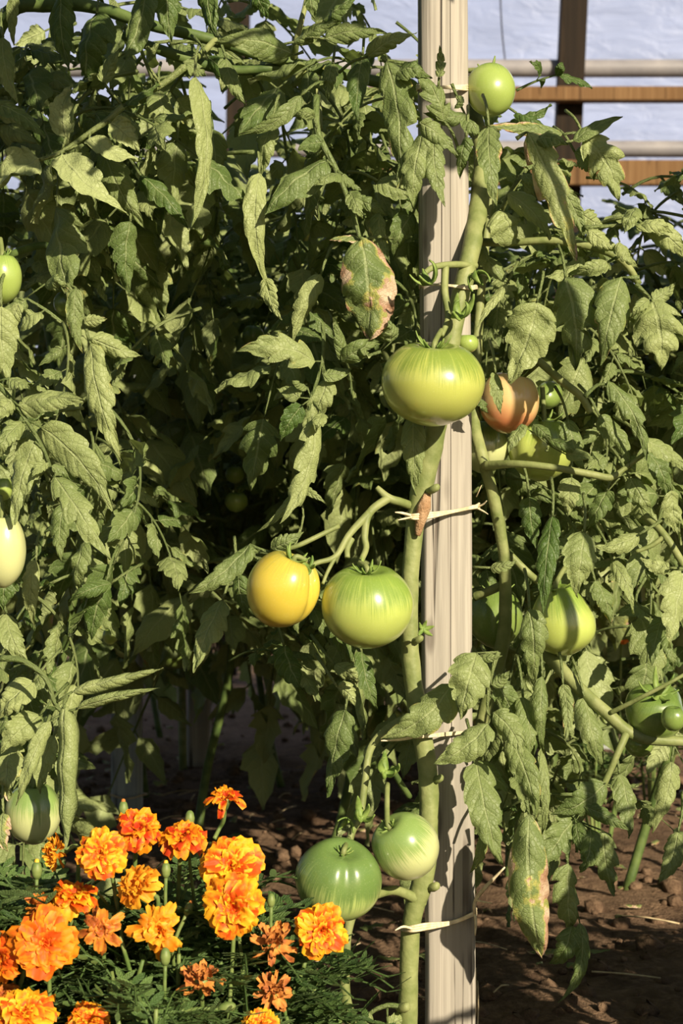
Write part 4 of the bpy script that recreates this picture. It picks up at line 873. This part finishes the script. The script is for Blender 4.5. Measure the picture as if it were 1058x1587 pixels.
tie([(738, 786, bs), (660, 792, bs), (632, 796, 1.575), (630, 800, 1.555), (640, 801, 1.538), (664, 799, 1.545), (700, 793, fs-.002), (734, 786, fs-.001), (742, 784, 1.60), (738, 786, bs)], 5, 'pale raffia tie below the brown scar on the stem',
    [[(638, 799, 1.54), (622, 795, 1.535), (612, 794, 1.53), 2.2], [(640, 801, 1.54), (626, 804, 1.532), (616, 806, 1.53), 1.6], [(738, 786, 1.58), (748, 782, 1.575), (754, 776, 1.57), 1.5], [(738, 787, 1.58), (748, 792, 1.575), (756, 797, 1.57), 1.5], [(738, 770, 1.58), (746, 752, 1.575), 1.0]])
tie([(735, 1418, bs), (665, 1430, bs), (628, 1436, 1.575), (622, 1440, 1.555), (636, 1440, 1.535), (660, 1436, 1.54), (700, 1430, fs-.002), (730, 1418, fs-.001), (737, 1412, 1.60), (735, 1418, bs)], 5.5, 'pale raffia tie, the lowest on the stake, with long loose ends',
    [[(735, 1416, 1.575), (737, 1395, 1.57), (755, 1372, 1.56), (782, 1344, 1.55), 3.2], [(737, 1395, 1.57), (750, 1398, 1.56), (762, 1400, 1.56), 1.5], [(735, 1416, 1.575), (737, 1430, 1.57), (736, 1450, 1.57), 2.4], [(640, 1440, 1.535), (625, 1436, 1.53), (612, 1442, 1.525), 2.2]])
tie([(720, 1136, bs), (665, 1140, bs), (640, 1142, 1.575), (642, 1143, 1.538), (670, 1140, 1.54), (700, 1137, fs-.002), (722, 1135, fs), (728, 1135, 1.60), (720, 1136, bs)], 3, 'thin dull tie behind the brown tipped leaf', [[(642, 1142, 1.54), (620, 1146, 1.53), (590, 1148, 1.52), 2.5]])
mb = MB(); mb.tube([(*P(172, 1232, 2.87),), (*P(195, 1238, 2.86),), (*P(222, 1232, 2.87),), (*P(223, 1230, 2.93),), (*P(172, 1230, 2.93),), (*P(171, 1232, 2.88),)], .0018, 6)
tag(mb.build('string_tie', M_STRAW, origin=P(172, 1232, 2.87)), 'thin string looped round the foot of the bluish stake', 'string')
for k, (a, b, lab) in enumerate([((737, 1500, 1.62), (733, 1600, 1.60), 'dry straw stalk leaning beside the foot of the near stake'), ((740, 1520, 1.63), (738, 1600, 1.6), 'second thin straw stalk by the foot of the near stake')]):
    mb = MB(); mb.tube([P(*a), (P(*a)+P(*b))/2+Vector((.001, 0, 0)), P(b[0], 1640, b[2])], [.0006, .001, .001], 5); tag(mb.build('straw_stalk', M_STRAW, origin=P(*b)), lab, 'straw')
mb = MB(); rnd = random.Random(77)
for k in range(90):
    y = rnd.uniform(1.7, 3.4); x = rnd.uniform(-.24, .24)*y; a = rnd.random()*pi; l = rnd.uniform(.01, .045); z = soil_h(x, y)+.008
    mb.tube([Vector((x-cos(a)*l, y-sin(a)*l, z)), Vector((x, y, z+.004)), Vector((x+cos(a)*l, y+sin(a)*l, z+rnd.uniform(0, .008)))], rnd.uniform(.0006, .0012), 4, sub=2)
tag(mb.build('straw_bits', M_STRAW), 'thin straw bits strewn over the brown soil', 'straw', kind='stuff')

# ------------------------------------------------------------------ marigolds
def petals(mb, r, seed, kind):
    rnd = random.Random(seed)
    if kind == 'full': rings = [(9, 1.0, .08, .38), (11, .90, .26, .32), (11, .76, .46, .28), (10, .60, .68, .24), (9, .42, .92, .19), (6, .26, 1.2, .14)]
    elif kind == 'star': rings = [(5, 1.12, -.05, .20), (6, .85, .25, .22), (8, .55, .6, .22), (7, .38, .9, .18)]
    elif kind == 'side': rings = [(9, 1.0, .05, .36), (10, .86, .35, .32), (9, .66, .7, .28), (7, .45, 1.0, .22)]
    else: rings = [(7, 1.15, -.55, .20), (8, 1.0, -.1, .20), (8, .75, .35, .18), (7, .5, .8, .16)]
    for (n, R_, el, wd) in rings:
        for k in range(n):
            a = 2*pi*(k+rnd.uniform(-.25, .25))/n+R_*3; e = el+rnd.uniform(-.14, .14); Lr = r*R_*rnd.uniform(.88, 1.1); w = r*wd*rnd.uniform(.85, 1.15)
            d = Vector((cos(a), sin(a), 0)); s = Vector((-sin(a), cos(a), 0)); up = Vector((0, 0, 1)); ph = rnd.random()*6; tone = rnd.random()
            tw = rnd.uniform(-.35, .35)*(1 if kind != 'dry' else 2.5); cur = rnd.uniform(.1, .7)*(-1 if kind in ('dry',) else 1)
            rows = []
            for i in range(7):
                t = i/6; row = []
                ea = e-cur*t*t*.8
                p = (d*cos(ea)+up*sin(ea))*Lr*t+up*r*.06
                ww = w*(.16+.84*min(1, t*1.5)**1.1)*(1-.12*max(0, t-.78)/.22)
                for j in range(7):
                    u = (j-3)/3
                    ru = .30*w*sin(u*6.5+ph)*t*t+.05*w*sin(u*13+ph*2)*t+.10*r*sin(t*7+ph+u*2)*t*(1.0 if kind != 'full' else .5)
                    q = p+s*u*ww*cos(tw)+(up*cos(ea)-d*sin(ea))*(ru+u*ww*sin(tw)+abs(u)*ww*.22)
                    q += (d*cos(ea)+up*sin(ea))*(-.10*Lr*(u**4)*t+.035*Lr*cos(u*7+ph)*t)
                    ed = max(t*1.0-.15, 0)*.75+max(0, abs(u)-.45)*.65
                    row.append(mb.add(q, (u*.5+.5, t), (min(1, ed), tone, t)))
                rows.append(row)
            mb.grid(rows)
def align(axis): return Vector(axis).normalized().to_track_quat('Z', 'Y').to_euler()
FLOW = []
def marigold(px, py, r, Y, kind, mat, label, axis=(0, -1, .3), seed=0, stalk=None, flat=1.0):
    c = P(px, py, Y); rr = px2m(r, Y); FLOW.append((px, py, r, Y))
    root = empty('marigold_flower', c, align(axis)); tag(root, label, 'marigold'); rm = align(axis).to_matrix()
    mb = MB(); petals(mb, rr, seed, kind); me = mb.mesh('petals', mat)
    o = bpy.data.objects.new('petals', me); C.objects.link(o); o.parent = root
    mb = MB(); rr2 = min(rr, .02)
    mb.tube([Vector((0, 0, rr2*.10)), Vector((0, 0, -rr2*.1)), Vector((0, 0, -rr2*.55)), Vector((0, 0, -rr2*.85))], [rr2*.34, rr2*.36, rr2*.24, rr2*.12], 10, sub=3)
    o = bpy.data.objects.new('flower_base', mb.mesh('flower_base', M_BUD)); C.objects.link(o); o.parent = root
    inv = rm.inverted(); base = Vector((0, 0, -rr2*.8))
    foot = P(stalk[0], stalk[1], stalk[2]) if stalk else Vector((c.x+random.Random(seed).uniform(-.02, .02), c.y+.03, max(.06, c.z-.12)))
    loc = inv @ (foot-c); mid = base*1.0+Vector((0, 0, -.012))
    m2 = (mid+loc)/2+inv @ Vector((0, .006, .0))
    mb = MB(); mb.tube([base*.9, mid, m2, loc], [.0021, .0019, .0017, .0018], 7, sub=4)
    o = bpy.data.objects.new('stalk', mb.mesh('stalk', M_BUD)); C.objects.link(o); o.parent = root
    return root
MY = 1.36
marigold(349, 1236, 30, 1.42, 'star', M_PETR, 'small red and yellow marigold, the topmost, alone on a tall stalk', (.1, -.55, .9), 1, (332, 1300, 1.43))
marigold(157, 1323, 42, MY, 'full', M_PET, 'round golden marigold left of the topmost row, petals streaked red', (-.1, -1, .35), 2)
marigold(214, 1286, 37, 1.40, 'side', M_PETR, 'ragged red orange marigold nodding before the bluish stake', (.15, -.7, .6), 3)
marigold(282, 1300, 40, 1.40, 'side', M_PETR, 'ruffled marigold seen from the side with a red outer petal', (.1, -.35, .9), 4)
marigold(86, 1320, 26, 1.40, 'dry', M_PETY, 'narrow drooping yellow marigold beside the pale green tomato', (-.7, -.7, .1), 5)
marigold(357, 1342, 51, 1.35, 'full', M_PET, 'large golden marigold, upper of the overlapping pair', (.05, -.9, .5), 6)
marigold(361, 1405, 50, 1.33, 'full', M_PET, 'large golden marigold, lower of the overlapping pair', (.0, -1, .15), 7)
marigold(214, 1374, 38, 1.36, 'side', M_PETY, 'tilted yellow orange marigold left of the overlapping pair', (-.5, -.6, .6), 8)
marigold(114, 1392, 40, 1.38, 'side', M_PET, 'flat golden marigold seen edge on behind the big orange one', (.1, -.3, 1), 9)
marigold(64, 1404, 26, 1.39, 'dry', M_PETW, 'faded orange marigold behind the big orange one', (0, -.4, 1), 10)
marigold(70, 1460, 56, 1.30, 'full', M_PETO, 'biggest orange marigold facing forward at the lower left', (.1, -1, .15), 11)
marigold(157, 1440, 38, 1.34, 'star', M_PETW, 'star shaped faded orange marigold right of the biggest one', (.1, -1, .25), 12)
marigold(246, 1441, 46, 1.34, 'star', M_PETY, 'spiky star shaped yellow marigold with a dangling petal', (-.05, -1, .3), 13)
marigold(2, 1486, 42, 1.31, 'side', M_PETO, 'orange marigold cut by the left edge', (-.6, -.9, .2), 14)
marigold(424, 1462, 36, 1.36, 'dry', M_DPETAL, 'withered brown orange marigold left of the round golden one', (.1, -.6, .8), 15)
marigold(497, 1442, 43, 1.36, 'full', M_PET, 'round golden marigold overlapping the big striped tomato', (.1, -1, .1), 16, (470, 1500, 1.38))
marigold(311, 1518, 34, 1.33, 'dry', M_DPETAL, 'withered marigold with shrivelled hanging petals, low in the middle', (0, -.5, .9), 17)
marigold(424, 1535, 30, 1.36, 'dry', M_DPETAL, 'small withered orange marigold below the other brown one', (.2, -.8, .4), 18)
marigold(38, 1572, 52, 1.28, 'full', M_PET, 'golden marigold at the bottom left corner', (.05, -.6, .9), 19)
marigold(138, 1582, 36, 1.28, 'full', M_PET, 'golden marigold at the bottom edge right of the corner one', (.05, -.6, .8), 20)
marigold(404, 1588, 30, 1.33, 'full', M_PET, 'golden marigold peeping over the bottom edge under the withered pair', (.05, -.6, .9), 21)
marigold(8, 1542, 26, 1.33, 'side', M_PETW, 'dull orange marigold behind the corner one', (-.2, -.6, .8), 22)
def bud(px, py, r, Y, mat, label, lean=0):
    root = empty('marigold_bud', P(px, py, Y)); tag(root, label, 'flower bud'); c = P(px, py, Y); rr = px2m(r, Y)
    ax = Vector((sin(R(lean)), 0, cos(R(lean))))
    mb = MB(); mb.tube([c-ax*rr*1.6, c-ax*rr, c, c+ax*rr, c+ax*rr*1.5], [rr*.35, rr*.8, rr, rr*.75, rr*.25], 10, sub=3); mb.build('bud', M_BUD, root)
    if mat:
        mb = MB(); mb.tube([c+ax*rr*1.0, c+ax*rr*1.7, c+ax*rr*1.9], [rr*.5, rr*.4, rr*.15], 8, sub=2); mb.build('petal_tip', M_TIP if mat is M_PET else mat, root)
    mb = MB(); f = c-ax*rr*1.5; mb.tube([f, f-ax*.03, f-ax*.03+Vector((.004, .02, -.05))], [.0016, .0015, .0015], 6, sub=4); mb.build('stalk', M_BUD, root)
bud(57, 1348, 9, 1.40, M_PET, 'green bud with a yellow tip under the pale green tomato')
bud(257, 1348, 8, 1.38, M_PET, 'slim bud with a yellow tip below the side-on marigold')
bud(292, 1408, 7, 1.36, M_DPETAL, 'brown tipped bud right of the star shaped yellow marigold', 20)
bud(352, 1561, 9, 1.33, None, 'plump green bud above the bottom edge', 80)
bud(294, 1268, 8, 1.41, None, 'green bud sticking up behind the ruffled marigold')
bud(420, 1395, 7, 1.37, None, 'small green bud beside the overlapping pair')
bud(191, 1253, 8, 1.45, M_DPETAL, 'brownish bud standing before the foot of the bluish stake')
bud(256, 1482, 9, 1.33, None, 'green bud under the star shaped yellow marigold')

def mleaf(mb, base, d, up, length, rnd):
    d = d.normalized(); side = d.cross(up).normalized(); upv = side.cross(d)
    n = 6; pts = [base+d*length*t+upv*length*(.18*sin(t*pi)-.25*t*t) for t in [i/n for i in range(n+1)]]
    mb.tube(pts, .0009, 4, sub=1, caps=False)
    for i in range(1, n+1):
        for sg in (-1, 1):
            if i == n and sg < 0: continue
            l = length*rnd.uniform(.24, .36)*(1-.25*abs(i/n-.55)); dd = (d*.55+side*sg*(.95 if i < n else 0)+upv*rnd.uniform(-.3, .3)).normalized()
            w = l*.17; p = pts[i]; s2 = dd.cross(upv).normalized(); tone = rnd.random()
            rows = [[mb.add(p+dd*l*t-s2*w*k, (0, t), (0, tone, t)), mb.add(p+dd*l*t+upv*(-.15*w), (.5, t), (0, tone, t)), mb.add(p+dd*l*t+s2*w*k, (1, t), (0, tone, t))] for t, k in ((0, .2), (.3, .85), (.6, 1), (.85, .6), (1, .05))]
            mb.grid(rows)
def marigold_plant(x, Y, rad, top, nleaf, seed, label, far=False):
    rnd = random.Random(seed); root = empty('marigold_plant', (x, Y, 0)); tag(root, label, 'marigold plant')
    st = MB(); fo = MB()
    for k in range(14 if not far else 6):
        a = rnd.random()*2*pi; q = rnd.uniform(.2, 1)*rad; tip = Vector((x+cos(a)*q, Y+sin(a)*q, top*rnd.uniform(.7, 1)))
        pts = [Vector((x+.01*cos(a), Y+.01*sin(a), -.01)), Vector((x+cos(a)*q*.5, Y+sin(a)*q*.5, tip.z*.5)), tip]
        ok = True
        for f_ in (.5, .6, .7, .8, .9, 1):
            q_ = pts[1].lerp(tip, f_*2-1); a_, b_ = 529+q_.x/q_.y*F, 793.5-(q_.z-HC)/q_.y*F
            if any(q_.y < w_[3]+.01 and (a_-w_[0])**2+(b_-w_[1])**2 < w_[2]**2 for w_ in FLOW): ok = False
        if ok: st.tube(pts, [.003, .0024, .0016], 6, sub=4)
        for m in range(nleaf//14 if not far else nleaf//6):
            t = rnd.uniform(.3, 1); p = pts[1]*(1-t)*2+tip*(2*t-1) if t > .5 else pts[0]*(1-2*t)+pts[1]*2*t
            b = rnd.random()*2*pi; dv = Vector((cos(b), sin(b), rnd.uniform(0, .9))); ll = rnd.uniform(.045, .075); hit = False
            for q_ in (p, p+dv.normalized()*ll*.5+Vector((0, 0, .005)), p+dv.normalized()*ll):
                a_, b_ = 529+q_.x/q_.y*F, 793.5-(q_.z-HC)/q_.y*F
                if any(q_.y < w_[3]+.015 and (a_-w_[0])**2+(b_-w_[1])**2 < (w_[2]+6)**2 for w_ in FLOW): hit = True
            if not hit: mleaf(fo, p, dv, Vector((0, 0, 1)), ll, rnd)
    st.build('stem', M_BUD, root); fo.build('foliage', M_MLEAF, root)
    return root
for k, (px, Y, rad, py, n, lab) in enumerate([
    (20, 1.36, .085, 1420, 260, 'bushy marigold plant under the biggest orange flower'),
    (150, 1.40, .085, 1400, 260, 'bushy marigold plant below the star shaped faded flower'),
    (270, 1.41, .085, 1420, 280, 'bushy marigold plant left of the overlapping golden pair'),
    (370, 1.42, .07, 1455, 240, 'bushy marigold plant under the overlapping golden pair'),
    (70, 1.50, .08, 1375, 180, 'dark leafy marigold plant behind the edge-on golden flower'),
    (455, 1.44, .04, 1530, 90, 'thin marigold plant under the withered flowers'),
    (320, 1.50, .05, 1350, 70, 'marigold plant with feathery leaves round the tall topmost flower'),
    (230, 1.28, .07, 1530, 160, 'low marigold plant at the bottom edge')]):
    c = P(px, py, Y); marigold_plant(c.x, Y, rad, c.z, n, 300+k, lab)
# feathery leaves beside the topmost flower and far marigolds beyond
rnd = random.Random(9)
for k, (px, Y, h) in enumerate([(930, 2.6, .30), (1010, 2.9, .30), (860, 3.0, .26)]):
    c = P(px, 0, Y); marigold_plant(c.x, Y, .10, h, 90, 330+k, ['far marigold plant right of the branch fork', 'far marigold plant at the right, deep in shade', 'far marigold plant behind the lobed green tomato'][k], True)
for k, (px, py, r, lab) in enumerate([(936, 1072, 9, 'tiny far red marigold near the branch fork'), (966, 990, 9, 'tiny far red marigold right of the lobed green tomato'), (990, 853, 8, 'tiny far red marigold beside the upper right leaves'), (790, 1056, 6, 'tiny far red marigold between the curled brown leaves'), (1020, 845, 6, 'tiny far orange marigold deep at the right')]):
    o = marigold(px, py, r, 2.4, 'full', M_REDP, lab, (0, -1, .4), 400+k)

# ------------------------------------------------------------------ background tomato plants
def bg_plant(x, Y, h, nl, seed, label, meshes=FLEAF, spread=.10, zmin=.14, smin=.8, smax=1.15, group=None, outside=False):
    rnd = random.Random(seed); root = empty('tomato_plant', (x, Y, 0)); tag(root, label, 'tomato plant', group)
    pts = [Vector((x+.03*sin(i*1.3+seed), Y+.03*cos(i*1.7+seed), h*i/7-.01)) for i in range(8)]
    mb = MB(); mb.tube(pts, [.007-.0006*i for i in range(8)], 8, sub=3); mb.build('stem', M_STEMD, root)
    for k in range(nl):
        z = zmin+(h-zmin)*(k+rnd.random())/nl; i = min(6, int(z/h*7)); c = pts[i].lerp(pts[i+1], z/h*7-i)
        az = rnd.uniform(0, 2*pi); off = Vector((cos(az), sin(az), 0))*rnd.uniform(.0, spread)
        add_leaf(root, rnd.choice(meshes), c+off, az+rnd.uniform(-.4, .4), rnd.uniform(-.3, .9), rnd.uniform(-.5, .5), rnd.uniform(smin, smax), outside)
    return root
row = [
 (90, 2.25, 1.05, 90, 'dense tomato plant behind the left-hand drooping leaves', .12, .20),
 (330, 2.45, 1.02, 95, 'dense shaded tomato plant behind the yellow orange tomato', .14, .22),
 (520, 2.35, 1.00, 95, 'dense shaded tomato plant behind the lime green tomato', .14, .26),
 (640, 2.75, 1.00, 90, 'tomato plant hidden behind the tall grey stake', .14, .24),
 (200, 3.05, 1.15, 95, 'tomato plant behind the bluish stake', .16, .30),
 (420, 3.2, 1.12, 95, 'tomato plant far back between the bluish stake and the vine', .16, .30),
 (20, 3.0, 1.2, 90, 'tomato plant far back at the left edge', .16, .2),
 (820, 2.35, .82, 80, 'tomato plant close behind the blushing tomato', .14, .5),
 (1000, 2.30, .80, 80, 'tomato plant close behind the right edge leaves', .14, .5),
 (1080, 2.9, 1.0, 90, 'tall tomato plant far back at the right edge', .16, .2),
 (900, 3.3, .92, 90, 'tomato plant far back under the greenhouse post', .16, .2),
 (600, 3.6, 1.15, 90, 'farthest tomato plant in the middle', .18, .2),
 (250, 3.9, 1.25, 90, 'farthest tomato plant on the left', .18, .2),
 (740, 3.9, .95, 90, 'farthest tomato plant right of the stake', .18, .2),
]
for k, (px, Y, h, nl, lab, sp, zm) in enumerate(row):
    bg_plant(P(px, 0, Y).x, Y, h, nl, 500+k, lab, spread=sp, zmin=zm+(.10 if px > 150 else 0), smin=1.0, smax=1.4)
# unseen plants added right of the frame to cast shade into the bed
for k, (x, y, h, nl, lab) in enumerate([(.56, 1.72, 1.30, 70, 'unseen tall tomato plant added for shade, nearest on the right'), (.70, 2.0, 1.35, 80, 'unseen tall tomato plant added for shade, second on the right'),
    (.92, 1.80, 1.40, 80, 'unseen tall tomato plant added for shade, third on the right'), (.78, 2.45, 1.35, 80, 'unseen tall tomato plant added for shade, behind the others on the right'), (1.1, 2.2, 1.4, 80, 'unseen tall tomato plant added for shade, far end on the right')]):
    bg_plant(x, y, h, nl, 601+k, lab, CLEAF, .12, .82, 1.1, 1.4, outside=True)
bg_plant(.58, 1.22, .46, 60, 650, 'unseen low tomato plant added for shade on the near right', CLEAF, .08, .08, .9, 1.1, outside=True)  # this and the next: unseen, added to shade the soil at lower right
bg_plant(.64, 1.40, .42, 60, 651, 'second unseen low tomato plant added for shade on the near right', CLEAF, .08, .08, .9, 1.1, outside=True)
P5 = plant(1400, 1.25, 'unseen very tall tomato plant added for shade on the near right, arching overhead')  # unseen plant added as an overhead shade caster
stem(P5, [(1400, 1900, 1.25), (1400, 600, 1.24), (1380, -100, 1.22), (1250, -560, 1.18), (950, -760, 1.15), (560, -800, 1.12)], [13, 12, 11, 10, 8, 4])
fill(P5, [(420, 800, -1000, -420, 1.05, 1.3, 13, .9, 1.2)], 31)
